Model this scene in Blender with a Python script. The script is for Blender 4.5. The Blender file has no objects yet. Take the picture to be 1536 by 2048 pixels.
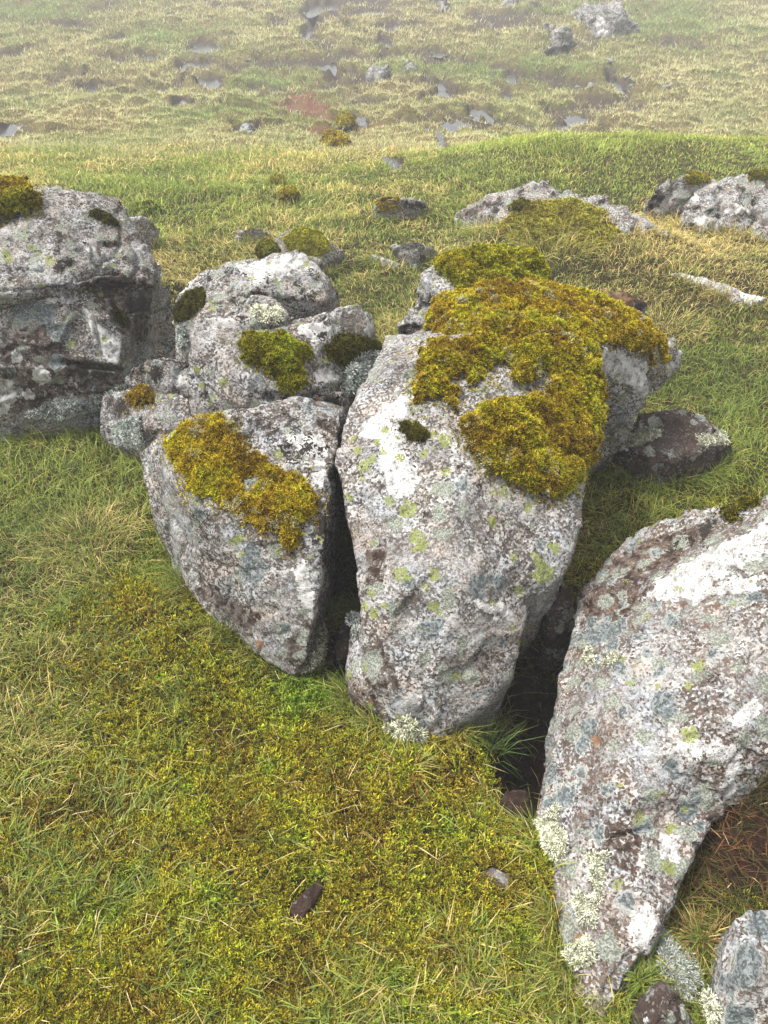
import bpy, bmesh, math, random
import numpy as np
from mathutils import Vector
from mathutils.bvhtree import BVHTree

rng = np.random.default_rng(7)
random.seed(7)
scene = bpy.context.scene
C = scene.collection

# ------------------------------------------------------------------ camera
CAM_H = 1.65
PITCH = math.radians(38.0)
F = 1547.0                       # focal length in pixels of the 1536 x 2048 photograph
cp, sp = math.cos(PITCH), math.sin(PITCH)
cam_d = bpy.data.cameras.new('camera')
cam = bpy.data.objects.new('camera', cam_d)
C.objects.link(cam)
cam.location = (0, 0, CAM_H)
cam.rotation_euler = (math.pi / 2 - PITCH, 0, 0)
cam_d.sensor_fit = 'VERTICAL'
cam_d.sensor_height = 36
cam_d.lens = 36 * F / 2048
cam_d.clip_start = 0.02
cam_d.clip_end = 2000
scene.camera = cam


def ray(u, v):
    a = (u - 768) / F
    b = (1024 - v) / F
    return np.array([a, cp + b * sp, -sp + b * cp])


def W(u, v, z):
    """the point at height z that the photograph shows at (u, v)"""
    d = ray(u, v)
    t = (z - CAM_H) / d[2]
    return np.array([d[0] * t, d[1] * t, z])


def project(P):
    q = P - np.array([0, 0, CAM_H])
    zc = q[:, 1] * cp - q[:, 2] * sp
    yc = q[:, 1] * sp + q[:, 2] * cp
    zc = np.maximum(zc, 1e-3)
    return 768 + F * q[:, 0] / zc, 1024 - F * yc / zc, zc


# ------------------------------------------------------------------ noise
def _hash(x, y, z, s):
    h = (x.astype(np.uint32) * np.uint32(374761393) + y.astype(np.uint32) * np.uint32(668265263)
         + z.astype(np.uint32) * np.uint32(2147483647 ^ 0x5bd1e995) + np.uint32(s * 974711 + 77))
    h = (h ^ (h >> np.uint32(13))) * np.uint32(1274126177)
    h = (h ^ (h >> np.uint32(16))) * np.uint32(2246822519)
    return h ^ (h >> np.uint32(15))


def noise(P, s=0):
    """gradient noise, about -0.8..0.8"""
    P = np.asarray(P, dtype=np.float64)
    i = np.floor(P).astype(np.int64)
    f = P - i
    w = f * f * f * (f * (f * 6 - 15) + 10)
    r = np.zeros(len(P))
    for dx in (0, 1):
        wx = w[:, 0] if dx else 1 - w[:, 0]
        for dy in (0, 1):
            wy = w[:, 1] if dy else 1 - w[:, 1]
            for dz in (0, 1):
                wz = w[:, 2] if dz else 1 - w[:, 2]
                h = _hash(i[:, 0] + dx, i[:, 1] + dy, i[:, 2] + dz, s)
                gx = (h & np.uint32(1023)).astype(float) / 511.5 - 1
                gy = ((h >> np.uint32(10)) & np.uint32(1023)).astype(float) / 511.5 - 1
                gz = ((h >> np.uint32(20)) & np.uint32(1023)).astype(float) / 511.5 - 1
                r += wx * wy * wz * (gx * (f[:, 0] - dx) + gy * (f[:, 1] - dy) + gz * (f[:, 2] - dz))
    return r * 1.3


def fbm(P, sc, octv=4, s=0, rough=.5):
    P = np.asarray(P, dtype=np.float64) * sc
    r = np.zeros(len(P)); a = 1.0
    for o in range(octv):
        r += a * noise(P + o * 17.3, s + o)
        P = P * 2.03; a *= rough
    return r


def facets(P, sc, s=0):
    """tilted planar cells with sharp borders: how stone breaks; about -1..1 over one cell"""
    P = np.asarray(P, dtype=np.float64) * sc
    i0 = np.floor(P).astype(np.int64)
    best = np.full(len(P), 9.0); out = np.zeros(len(P))
    for dx in (-1, 0, 1):
        for dy in (-1, 0, 1):
            for dz in (-1, 0, 1):
                c = i0 + np.array([dx, dy, dz])
                h = _hash(c[:, 0], c[:, 1], c[:, 2], s); g = _hash(c[:, 0], c[:, 1], c[:, 2], s + 91)
                q = np.stack([(h >> np.uint32(k)) & np.uint32(1023) for k in (0, 10, 20)], 1) / 1023.0
                r = np.stack([(g >> np.uint32(k)) & np.uint32(1023) for k in (0, 10, 20)], 1) / 511.5 - 1
                e = P - (c + q)
                dd = (e * e).sum(1)
                m = dd < best
                best[m] = dd[m]
                out[m] = (e[m] * r[m]).sum(1) + .35 * r[m, 0]
    return out


def n2(x, y, sc, octv=3, s=0, rough=.5):
    return fbm(np.stack([x, y, np.zeros_like(x) + .37], 1), sc, octv, s, rough)


def sstep(a, b, x):
    t = np.clip((x - a) / (b - a), 0, 1)
    return t * t * (3 - 2 * t)


# ------------------------------------------------------------------ mesh helpers
def new_mesh(name, V, Fc, smooth=True):
    V = np.ascontiguousarray(V, dtype=np.float32); Fc = np.ascontiguousarray(Fc, dtype=np.int32)
    k = Fc.shape[1]
    me = bpy.data.meshes.new(name)
    me.vertices.add(len(V)); me.vertices.foreach_set('co', V.ravel())
    me.loops.add(Fc.size); me.loops.foreach_set('vertex_index', Fc.ravel())
    me.polygons.add(len(Fc)); me.polygons.foreach_set('loop_start', np.arange(len(Fc), dtype=np.int32) * k)
    me.polygons.foreach_set('use_smooth', np.full(len(Fc), smooth, dtype=bool))
    me.update(calc_edges=True)
    return me


def set_col(me, name, col):
    at = me.color_attributes.new(name, 'FLOAT_COLOR', 'POINT')
    c = np.ones((len(me.vertices), 4), dtype=np.float32)
    c[:, :col.shape[1]] = col
    at.data.foreach_set('color', c.ravel())


def link(name, me, mat, loc=(0, 0, 0), parent=None):
    o = bpy.data.objects.new(name, me)
    C.objects.link(o)
    o.location = loc
    if mat: me.materials.append(mat)
    if parent is not None:
        o.parent = parent
    return o


def tag(o, label=None, cat=None, group=None, kind=None):
    if label: o['label'] = label
    if cat: o['category'] = cat
    if group: o['group'] = group
    if kind: o['kind'] = kind
    return o


# ------------------------------------------------------------------ materials
class N:
    def __init__(s, name):
        s.m = bpy.data.materials.new(name); s.m.use_nodes = True
        s.t = s.m.node_tree; s.t.nodes.clear()
        s.out = s.n('ShaderNodeOutputMaterial')

    def n(s, typ, **k):
        x = s.t.nodes.new(typ)
        for a, b in k.items(): setattr(x, a, b)
        return x

    def put(s, sock, v):
        if isinstance(v, bpy.types.NodeSocket): s.t.links.new(v, sock)
        elif v is not None:
            if isinstance(v, (tuple, list)) and len(v) == 3 and sock.type == 'RGBA': v = (*v, 1)
            sock.default_value = v

    def math(s, op, a, b=None, c=None):
        x = s.n('ShaderNodeMath', operation=op)
        s.put(x.inputs[0], a); s.put(x.inputs[1], b)
        if c is not None: s.put(x.inputs[2], c)
        return x.outputs[0]

    def noise(s, vec, sc, det=4, rough=.55, dist=0):
        x = s.n('ShaderNodeTexNoise')
        s.put(x.inputs['Vector'], vec); s.put(x.inputs['Scale'], sc); s.put(x.inputs['Detail'], det)
        s.put(x.inputs['Roughness'], rough); s.put(x.inputs['Distortion'], dist)
        return x

    def vor(s, vec, sc, feat='F1'):
        x = s.n('ShaderNodeTexVoronoi', feature=feat)
        s.put(x.inputs['Vector'], vec); s.put(x.inputs['Scale'], sc)
        return x

    def step(s, x, a, b):
        m = s.n('ShaderNodeMapRange', interpolation_type='SMOOTHSTEP')
        s.put(m.inputs['Value'], x); s.put(m.inputs['From Min'], a); s.put(m.inputs['From Max'], b)
        return m.outputs[0]

    def mix(s, fac, a, b, mode='MIX'):
        m = s.n('ShaderNodeMix', data_type='RGBA', blend_type=mode)
        s.put(m.inputs[0], fac); s.put(m.inputs[6], a); s.put(m.inputs[7], b)
        return m.outputs[2]

    def ramp(s, fac, stops, interp='CONSTANT'):
        r = s.n('ShaderNodeValToRGB'); r.color_ramp.interpolation = interp
        el = r.color_ramp.elements
        while len(el) < len(stops): el.new(.5)
        for e, (p, c) in zip(el, stops):
            e.position = p; e.color = (*c, 1)
        s.put(r.inputs[0], fac)
        return r.outputs[0]

    def sep(s, col):
        x = s.n('ShaderNodeSeparateColor'); s.put(x.inputs[0], col)
        return x.outputs

    def vmix(s, vec, amt, sc):
        nz = s.noise(vec, sc, 3, .6)
        a = s.n('ShaderNodeVectorMath', operation='SUBTRACT'); s.put(a.inputs[0], nz.outputs['Color']); a.inputs[1].default_value = (.5, .5, .5)
        b = s.n('ShaderNodeVectorMath', operation='SCALE'); s.put(b.inputs[0], a.outputs[0]); b.inputs['Scale'].default_value = amt
        c = s.n('ShaderNodeVectorMath', operation='ADD'); s.put(c.inputs[0], vec); s.put(c.inputs[1], b.outputs[0])
        return c.outputs[0]

    def fin(s, color, rough=.9, height=None, bump=.6, dist=.004, spec=.25, transl=0.0):
        p = s.n('ShaderNodeBsdfPrincipled')
        s.put(p.inputs['Base Color'], color); s.put(p.inputs['Roughness'], rough)
        p.inputs['Specular IOR Level'].default_value = spec
        if height is not None:
            b = s.n('ShaderNodeBump'); b.inputs['Strength'].default_value = bump; b.inputs['Distance'].default_value = dist
            s.put(b.inputs['Height'], height); s.put(p.inputs['Normal'], b.outputs[0])
        sh = p.outputs[0]
        if transl > 0:
            tr = s.n('ShaderNodeBsdfTranslucent'); s.put(tr.inputs['Color'], color)
            mx = s.n('ShaderNodeMixShader'); mx.inputs[0].default_value = transl
            s.put(mx.inputs[1], sh); s.put(mx.inputs[2], tr.outputs[0]); sh = mx.outputs[0]
        s.t.links.new(sh, s.out.inputs['Surface'])
        return s.m


def rock_mat(name, base=(.13, .112, .098), dark=(.06, .044, .036), grain=0.0, white=.5, yellow=.5, blue=.5, black=.4,
             pale=.5, brown=.4, fine=1.0):
    """lichen covered basalt: a mosaic of tiny grains under larger crusts of white, blue-grey, yellow-green and black"""
    s = N(name)
    P = s.n('ShaderNodeTexCoord').outputs['Object']
    A = s.sep(s.n('ShaderNodeAttribute', attribute_name='crust_shade_a').outputs['Color'])   # white, brown, black; brown and black also hold painted shade
    B = s.sep(s.n('ShaderNodeAttribute', attribute_name='crust_b').outputs['Color'])   # yellow, blue, orange
    P1 = s.vmix(P, .004 / fine, 120 * fine)
    P2 = s.vmix(P, .07 / fine, 14 * fine)
    nA = s.noise(P, 5, 5, .62).outputs['Fac']
    nB = s.noise(P2, 9 * fine, 6, .65).outputs['Fac']
    nC = s.noise(P, 45 * fine, 4, .7).outputs['Fac']
    nD = s.noise(P, 240 * fine, 2, .6).outputs['Fac']
    # bare stone
    col = s.mix(s.step(nA, .35, .65), base, dark)
    col = s.mix(s.step(nC, .5, .7), col, tuple(c * 1.5 for c in base))
    br = s.math('ADD', s.math('MULTIPLY', A[1], 1.0), s.math('MULTIPLY', s.math('SUBTRACT', nB, .62 - .12 * brown), 3.0))
    brm = s.step(s.math('ADD', br, s.math('MULTIPLY', A[1], .5)), .35, .6)
    # grain mosaic
    v1 = s.vor(P1, 185 * fine); v2 = s.vor(P1, 80 * fine)
    r1 = s.sep(v1.outputs['Color'])[0]; r2 = s.sep(v2.outputs['Color'])[1]
    g = s.math('ADD', s.math('MULTIPLY', r1, .80), s.math('MULTIPLY', r2, .30))
    g = s.math('ADD', g, s.math('MULTIPLY', s.math('SUBTRACT', nB, .5), 1.2))
    g = s.math('ADD', g, s.math('MULTIPLY', s.math('SUBTRACT', nD, .5), .7))
    g = s.math('ADD', g, grain - .10)
    g = s.math('SUBTRACT', g, s.math('MULTIPLY', brm, .3))
    stops = [(0, (.010, .009, .008)), (.22, (.030, .026, .023)), (.34, (.095, .086, .079)), (.50, (.185, .177, .172)),
             (.66, (.30, .296, .292)), (.84, (.44, .44, .435))]
    mos = s.ramp(g, stops, 'LINEAR')
    calm = s.ramp(s.math('ADD', s.math('ADD', s.math('MULTIPLY', s.math('SUBTRACT', nB, .5), 1.3), s.math('MULTIPLY', s.math('SUBTRACT', nD, .5), .9)), .52 + grain), stops, 'LINEAR')
    mos = s.mix(s.math('MULTIPLY', s.step(s.noise(P, 7, 3, .6).outputs['Fac'], .44, .60), .6), mos, calm)
    hue = s.noise(P2, 11 * fine, 3, .6).outputs['Fac']
    mos = s.mix(s.step(hue, .50, .66), mos, s.mix(1, mos, (1.09, .99, .91), 'MULTIPLY'))
    mos = s.mix(s.step(hue, .48, .34), mos, s.mix(1, mos, (.93, .99, 1.07), 'MULTIPLY'))
    col = s.mix(s.step(s.math('ADD', g, s.math('MULTIPLY', s.math('SUBTRACT', nC, .5), .8)), .16, .30), col, mos)
    brc = s.mix(s.step(nC, .4, .62), (.034, .023, .018), (.105, .072, .055))
    col = s.mix(s.math('MULTIPLY', brm, s.step(s.math('ADD', nC, s.math('MULTIPLY', r2, .25)), .72, .5)), col, brc)
    # pale greenish crusts, lobed
    v3 = s.vor(P2, 17 * fine); k3 = s.sep(v3.outputs['Color'])
    d3 = s.math('ADD', v3.outputs['Distance'], s.math('MULTIPLY', s.math('SUBTRACT', nC, .5), .55))
    on3 = s.step(k3[0], .78 - .42 * pale, .80 - .42 * pale)
    col = s.mix(s.math('MULTIPLY', on3, s.step(d3, .42, .36)), col, s.mix(s.step(nD, .42, .6), (.14, .155, .13), (.32, .34, .295)))
    # blue-grey rosettes with a pale rim
    v4 = s.vor(s.vmix(s.vmix(P, .05 / fine, 22 * fine), .022 / fine, 85 * fine), 16 * fine); k4 = s.sep(v4.outputs['Color'])
    d4 = s.math('ADD', v4.outputs['Distance'], s.math('MULTIPLY', s.math('SUBTRACT', nC, .5), .35))
    d4 = s.math('SUBTRACT', d4, s.math('MULTIPLY', B[1], .55))
    on4 = s.math('MAXIMUM', s.step(k4[1], .86 - .5 * blue, .88 - .5 * blue), s.step(B[1], .3, .4))
    inn = s.mix(s.step(s.math('ADD', s.math('MULTIPLY', nD, .6), s.math('MULTIPLY', r1, .35)), .35, .62), (.075, .090, .096), (.22, .25, .255))
    inn = s.mix(s.step(d4, .26, .31), inn, (.33, .345, .33))
    col = s.mix(s.math('MULTIPLY', s.math('MULTIPLY', on4, s.step(d4, .36, .33)), s.step(s.math('ADD', nD, s.math('MULTIPLY', nC, .6)), .62, .72)), col, inn)
    # white crust
    wv = s.math('ADD', s.math('MULTIPLY', A[0], 1.75), s.math('MULTIPLY', s.math('SUBTRACT', nB, .80 - .16 * white), 2.6))
    wv = s.math('ADD', wv, s.math('MULTIPLY', s.math('SUBTRACT', nC, .5), .9))
    wm = s.math('MULTIPLY', s.step(s.math('ADD', wv, s.math('MULTIPLY', s.math('SUBTRACT', r2, .5), .35)), .42, .52), s.step(s.math('ADD', nD, s.math('MULTIPLY', nC, .6)), .60, .72))
    col = s.mix(wm, col, s.mix(s.step(nC, .35, .65), (.34, .34, .335), (.62, .62, .615)))
    # yellow-green map lichen, cracked
    v5 = s.vor(s.vmix(P, .03 / fine, 40 * fine), 24 * fine); k5 = s.sep(v5.outputs['Color'])
    d5 = s.math('ADD', v5.outputs['Distance'], s.math('MULTIPLY', s.math('SUBTRACT', nC, .5), .4))
    on5 = s.step(s.math('ADD', k5[2], s.math('MULTIPLY', s.math('SUBTRACT', nA, .5), .9)), .98 - .22 * yellow, 1.0 - .22 * yellow)
    ym = s.math('MAXIMUM', s.math('MULTIPLY', on5, s.step(d5, .34, .28)),
                s.step(s.math('ADD', B[0], s.math('MULTIPLY', s.math('SUBTRACT', nC, .5), 1.0)), .48, .54))
    cr = s.vor(P1, 120 * fine, 'DISTANCE_TO_EDGE').outputs['Distance']
    ym = s.math('MULTIPLY', ym, s.step(s.math('ADD', cr, s.math('MULTIPLY', s.math('SUBTRACT', nD, .5), .5)), .02, .10))
    col = s.mix(ym, col, s.mix(nD, (.15, .19, .04), (.29, .32, .10)))
    # black crust and dots, and shade painted by the black mask
    bv = s.math('ADD', s.math('MULTIPLY', A[2], 1.6), s.math('MULTIPLY', s.math('SUBTRACT', s.noise(P2, 26 * fine, 5, .7).outputs['Fac'], .70 - .1 * black), 4.0))
    bm = s.step(s.math('ADD', s.math('ADD', bv, s.math('MULTIPLY', s.math('SUBTRACT', nC, .5), 2.6)), s.math('MULTIPLY', s.math('SUBTRACT', r1, .6), .9)), .42, .56)
    col = s.mix(bm, col, s.mix(nD, (.012, .011, .010), (.05, .042, .036)))
    # rust
    ov = s.math('ADD', s.math('MULTIPLY', B[2], 1.6), s.math('MULTIPLY', s.math('SUBTRACT', s.noise(P, 7, 4, .6).outputs['Fac'], .70), 3.0))
    om = s.step(s.math('ADD', ov, s.math('MULTIPLY', s.math('SUBTRACT', nC, .5), 1.4)), .40, .65)
    col = s.mix(s.math('MULTIPLY', om, .75), col, s.mix(nD, (.16, .07, .03), (.34, .19, .10)))
    h = s.math('ADD', s.math('MULTIPLY', nC, 1.0), s.math('MULTIPLY', nD, .45))
    h = s.math('ADD', h, s.math('MULTIPLY', wm, .35)); h = s.math('ADD', h, s.math('MULTIPLY', g, .5))
    col = s.mix(1, col, (.97, .945, .915), 'MULTIPLY')
    return s.fin(col, .92, h, .75, .006, .2)


def attr_mat(name, rough=.75, transl=.25, spec=.2):
    s = N(name)
    c = s.n('ShaderNodeAttribute', attribute_name='tint').outputs['Color']
    P = s.n('ShaderNodeTexCoord').outputs['Object']
    nz = s.noise(P, 60, 3, .6).outputs['Fac']
    c = s.mix(s.step(nz, .3, .7), s.mix(1, c, (.75, .75, .75), 'MULTIPLY'), s.mix(1, c, (1.2, 1.2, 1.2), 'MULTIPLY'))
    return s.fin(c, rough, None, spec=spec, transl=transl)


def ground_mat():
    s = N('turf')
    c = s.n('ShaderNodeAttribute', attribute_name='tint').outputs['Color']
    P = s.n('ShaderNodeTexCoord').outputs['Object']
    n1 = s.noise(P, 90, 5, .7).outputs['Fac']; n2_ = s.noise(P, 14, 5, .65).outputs['Fac']
    c = s.mix(s.step(n1, .35, .65), s.mix(1, c, (.5, .5, .5), 'MULTIPLY'), s.mix(1, c, (1.35, 1.3, 1.2), 'MULTIPLY'))
    c = s.mix(s.step(n2_, .4, .7), c, s.mix(1, c, (.7, .6, .5), 'MULTIPLY'))
    return s.fin(c, .9, s.math('ADD', n1, n2_), .8, .02, .15)


def water_mat():
    s = N('bog_water')
    P = s.n('ShaderNodeTexCoord').outputs['Object']
    return s.fin((.05, .05, .052), .18, s.noise(P, 6, 2).outputs['Fac'], .06, .02, .2)


M_GREY = rock_mat('grey_lichen_rock', grain=.085, white=.6, yellow=.8, blue=.2, black=.5, pale=.3, brown=.0)
M_SPECK = rock_mat('speckled_rock', grain=.05, white=.65, yellow=.3, blue=.15, black=1.25, pale=.4, brown=.05)
M_BROWN = rock_mat('brown_lichen_rock', base=(.155, .108, .083), dark=(.07, .045, .034), grain=.05, white=.75, yellow=.35, blue=.8, black=.5, pale=.9, brown=.15)
M_PALE = rock_mat('pale_rock', base=(.20, .165, .15), grain=.10, white=.9, yellow=.1, blue=.35, black=1.0, pale=.6, brown=.4, fine=.75)
M_DARK = rock_mat('dark_rock', base=(.075, .053, .044), dark=(.03, .021, .018), grain=-.36, white=.2, yellow=.3, blue=.35, black=.8, pale=.6, brown=1.1)
M_FAR = rock_mat('far_rock', base=(.15, .13, .115), grain=.03, white=1.0, yellow=.0, blue=.2, black=1.5, pale=.4, brown=.6, fine=.35)
M_CLOD = rock_mat('peat_clod', base=(.05, .030, .022), dark=(.02, .013, .010), grain=-.6, white=-.6, yellow=-1, blue=-.6, black=.6, pale=-.8, brown=2.0)
M_MOSS = attr_mat('moss', .85, .25, .1)
M_GRASS = attr_mat('grass_blades', .6, .3, .25)
M_LICH = attr_mat('lichen_branches', .9, .15, .1)
M_WATER = water_mat()
M_TURF = ground_mat()

# ------------------------------------------------------------------ the ground
def profile(y):
    """terrace, dip beyond its edge, then the bog climbing slowly"""
    y = np.asarray(y, dtype=float)
    z = -.10 * np.clip(y - 6.0, 0, 8.5)
    z = z + .055 * np.clip(y - 16.0, 0, 50)
    return z


def base_z(x, y):
    x = np.asarray(x, dtype=float); y = np.asarray(y, dtype=float)
    z = profile(y)
    # green knoll at the terrace edge on the right
    k = sstep(-.2, 1.6, x) * np.exp(-((y - 7.0) / .9) ** 2) * (.24 - .05 * sstep(2.0, 4, x))
    z = z + k - .25 * sstep(.9, 2.2, x) * sstep(7.2, 9.0, y) * sstep(16, 11, y)
    return z


def hit_base(u, v):
    d = ray(u, v)
    t = np.geomspace(.5, 200, 6000)
    p = d[None, :] * t[:, None]; p[:, 2] += CAM_H
    b = base_z(p[:, 0], p[:, 1])
    i = int(np.argmax(p[:, 2] < b))
    return p[i]


POOLS = [(130, 52, 70, 11), (232, 77, 20, 18), (415, 93, 62, 14), (385, 128, 40, 14), (420, 165, 76, 14), (185, 178, 34, 13),
         (4, 215, 26, 18), (6, 262, 34, 16), (456, 214, 24, 9), (495, 264, 38, 12), (640, 12, 44, 26), (624, 55, 22, 34),
         (655, 135, 34, 22), (765, 86, 36, 10), (800, 52, 60, 12), (762, 24, 40, 10), (875, 105, 26, 10), (1022, 158, 32, 16), (1008, 186, 22, 15),
         (865, 172, 52, 11), (878, 196, 42, 12), (905, 250, 40, 8), (885, 288, 18, 16), (856, 260, 16, 9), (1233, 168, 22, 22),
         (1222, 142, 12, 13), (1156, 241, 38, 12), (1058, 265, 18, 8), (955, 226, 30, 12), (790, 325, 36, 9), (1125, 254, 22, 9), (720, 240, 24, 9),
         (300, 112, 36, 8), (60, 100, 30, 7), (1090, 16, 40, 6), (520, 182, 44, 9), (360, 210, 36, 8), (840, 150, 36, 7)]
pools = []
for (u, v, w, h) in POOLS:
    c = hit_base(u, v)
    a = hit_base(u, v - h * .55); b = hit_base(u, v + h * .55)
    dist = np.linalg.norm(c - np.array([0, 0, CAM_H]))
    rx = w * .5 / F * dist * .95
    ry = max(.5 * (a[1] - b[1]), .12) * 1.0 + .07
    ang = random.random() * 6
    zz = base_z(c[0] + np.cos(np.linspace(0, 6.28, 16)) * rx, c[1] + np.sin(np.linspace(0, 6.28, 16)) * ry)
    pools.append((c[0], c[1], rx, ry, float(zz.min()) - .01, ang))

red = hit_base(618, 224); _ra, _rb, _rc = hit_base(618, 258), hit_base(618, 192), hit_base(685, 224)
RED_X, RED_Y = 1.35 * (_rc[0] - red[0]), .5 * (_rb[1] - _ra[1])
PITS = []                    # x, y, radius, depth
for (u, v, z, r, d) in [(690, 1290, 0, .09, .2), (686, 1150, 0, .10, .2), (1090, 1330, 0, .17, .30), (1085, 1470, 0, .12, .28), (1070, 1580, 0, .075, .14), (280, 700, .2, .1, .1),
                        (610, 1795, 0, .035, .03), (280, 1770, 0, .04, .02)]:
    p = W(u, v, z); PITS.append((p[0], p[1], r, d))
MOUNDS = []
for (u, v, z, r, d) in [(330, 1270, 0, .22, .055), (760, 1560, 0, .25, .05), (1090, 1760, 0, .12, .05), (640, 1700, 0, .18, .02), (1150, 480, .1, .5, .14),
                        (1000, 480, .1, .3, .08), (1420, 555, .1, .5, .13), (1500, 500, 0, .5, .06), (600, 505, 0, .3, .05), (1490, 1660, .12, .10, .13), (1550, 1570, .14, .13, .17), (1240, 500, 0, .35, .06), (330, 545, .2, .16, .16)]:
    p = W(u, v, z); MOUNDS.append((p[0], p[1], r, d))


def pool_field(x, y):
    """smallest normalised distance to a pool's centre, and that pool's level"""
    best = np.full(len(x), 9.0); lev = np.zeros(len(x))
    for (cx, cy, rx, ry, zl, ang) in pools:
        dx = (x - cx) / rx; dy = (y - cy) / ry
        th = np.arctan2(dy, dx)
        d = np.hypot(dx, dy) / (1 + .26 * np.sin(2 * th + ang) + .22 * np.sin(3 * th + 2 * ang) + .16 * np.sin(7 * th + ang * 3))
        m = d < best
        best[m] = d[m]; lev[m] = zl
    return best, lev


def bog_fields(x, y):
    wet = .75 * n2(x, y, .55, 4, 31) + .55 * n2(x, y, 1.8, 3, 33)
    cen = np.exp(-((x / y - .0) / .33) ** 2) * sstep(8.5, 11.5, y)     # the wet middle of the hollow
    right = sstep(.36, .5, x / y)
    wet = wet + .22 * cen - .35 * right - .25 * sstep(11.5, 8.5, y) + .03
    return wet


def red_field(x, y):
    dx = (x - red[0]) / RED_X; dy = (y - red[1]) / RED_Y
    return np.hypot(dx + .5 * dy, dy) + .9 * n2(x, y, 1.3, 3, 71)


def ground_z(x, y, parts=False):
    x = np.asarray(x, dtype=float); y = np.asarray(y, dtype=float)
    z = base_z(x, y)
    for (cx, cy, r, d) in PITS: z = z - d * np.exp(-((x - cx) ** 2 + (y - cy) ** 2) / r ** 2)
    for (cx, cy, r, d) in MOUNDS: z = z + d * np.exp(-((x - cx) ** 2 + (y - cy) ** 2) / r ** 2)
    near = sstep(9, 5, y)
    z = z + near * (.022 * n2(x, y, 3.0, 3, 11) + .012 * n2(x, y, 11, 3, 12) + .004 * n2(x, y, 50, 2, 13))
    far = sstep(7.5, 11, y)
    wet = bog_fields(x, y)
    wet = wet - .5 * sstep(1.5, 1.0, red_field(x, y))
    hag = sstep(.27, .45, wet) * far
    tus = np.abs(n2(x, y, 1.7, 2, 21)) * .17 + .05 * n2(x, y, 5, 2, 22) + .10 * n2(x, y, .35, 2, 23)
    z = z + far * tus * (1 - .6 * hag) - .06 * hag
    rf = red_field(x, y)
    z = z - .08 * sstep(1.1, .8, rf)
    pf, lev = pool_field(x, y)
    k = sstep(1.35, .98, pf)
    z = z * (1 - k) + (lev - .05) * k
    if parts: return z, hag, pf, rf, wet
    return z


def lerp3(a, b, t):
    return a + (b - a) * np.asarray(t)[:, None]


NC, NR = 640, 880
s_ = np.linspace(-1, 1, NC)
ys = np.concatenate([np.linspace(-5, .25, 24)[:-1], .25 * (1200.0) ** (np.linspace(0, 1, NR))])
s_ = .52 * s_ + .48 * s_ ** 3
gx = (s_[None, :] * (3.6 + 1.35 * np.abs(ys))[:, None]).ravel()
gy = np.repeat(ys, NC)
gz, hag, pf, rf, wet = ground_z(gx, gy, True)
nr = len(ys)
idx = np.arange(nr * NC).reshape(nr, NC)
quads = np.stack([idx[:-1, :-1], idx[:-1, 1:], idx[1:, 1:], idx[1:, :-1]], -1).reshape(-1, 4)
gm = new_mesh('ground', np.stack([gx, gy, gz], 1), quads)
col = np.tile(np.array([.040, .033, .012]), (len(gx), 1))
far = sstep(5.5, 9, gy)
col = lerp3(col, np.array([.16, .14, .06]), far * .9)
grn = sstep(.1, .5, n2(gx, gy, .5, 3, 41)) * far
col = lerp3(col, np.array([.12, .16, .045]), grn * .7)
mud = np.maximum(sstep(.5, .95, hag), sstep(1.6, 1.15, pf + .45 * n2(gx, gy, 2.2, 3, 43)))
col = lerp3(col, np.array([.075, .058, .046]), mud)
col = lerp3(col, np.array([.19, .075, .062]), sstep(1.05, .85, rf) * np.clip(.75 + .8 * n2(gx, gy, 4, 3, 72), .15, 1))
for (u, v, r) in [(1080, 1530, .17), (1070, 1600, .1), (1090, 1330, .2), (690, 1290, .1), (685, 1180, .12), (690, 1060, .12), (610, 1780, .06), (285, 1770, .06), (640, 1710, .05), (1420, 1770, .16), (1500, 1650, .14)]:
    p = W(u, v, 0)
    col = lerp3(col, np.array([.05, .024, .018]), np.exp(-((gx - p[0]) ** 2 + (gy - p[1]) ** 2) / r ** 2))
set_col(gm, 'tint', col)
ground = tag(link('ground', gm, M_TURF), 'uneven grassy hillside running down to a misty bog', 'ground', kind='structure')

for (cx, cy, rx, ry, zl, ang) in pools:
    th = np.linspace(0, 2 * np.pi, 40, endpoint=False)
    k = 1.28 * (1 + .26 * np.sin(2 * th + ang) + .22 * np.sin(3 * th + 2 * ang) + .16 * np.sin(7 * th + ang * 3))
    V = np.concatenate([[[0, 0, 0]], np.stack([np.cos(th) * rx * k, np.sin(th) * ry * k, th * 0], 1)])
    Fc = np.array([(0, 1 + i, 1 + (i + 1) % 40) for i in range(40)])
    o = link('pool', new_mesh('pool', V, Fc), M_WATER, (cx, cy, zl))
    tag(o, 'still grey pool of water in the peat bog', 'pool', kind='structure')

# ------------------------------------------------------------------ rocks
def inside(u, v, poly):
    """signed pixel distance to a polygon (positive inside); a 3-tuple is a disc"""
    if isinstance(poly, tuple):
        return poly[2] - np.hypot(u - poly[0], v - poly[1])
    p = np.array(poly, dtype=float); n = len(p)
    d = np.full(len(u), 1e9); c = np.zeros(len(u), dtype=bool)
    for i in range(n):
        a = p[i]; b = p[(i + 1) % n]
        e = b - a; wx = u - a[0]; wy = v - a[1]
        t = np.clip((wx * e[0] + wy * e[1]) / (e @ e + 1e-9), 0, 1)
        d = np.minimum(d, np.hypot(wx - e[0] * t, wy - e[1] * t))
        if a[1] != b[1]:
            cr = ((a[1] > v) != (b[1] > v)) & (u < (b[0] - a[0]) * (v - a[1]) / (b[1] - a[1]) + a[0])
            c ^= cr
    return np.where(c, d, -d)


ROCKS = []      # (object, world verts, normals, tris)
KINDS = {'white': (0, 0), 'brown': (0, 1), 'black': (0, 2), 'yellow': (1, 0), 'blue': (1, 1), 'orange': (1, 2)}


class Rock:
    pass


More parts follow.
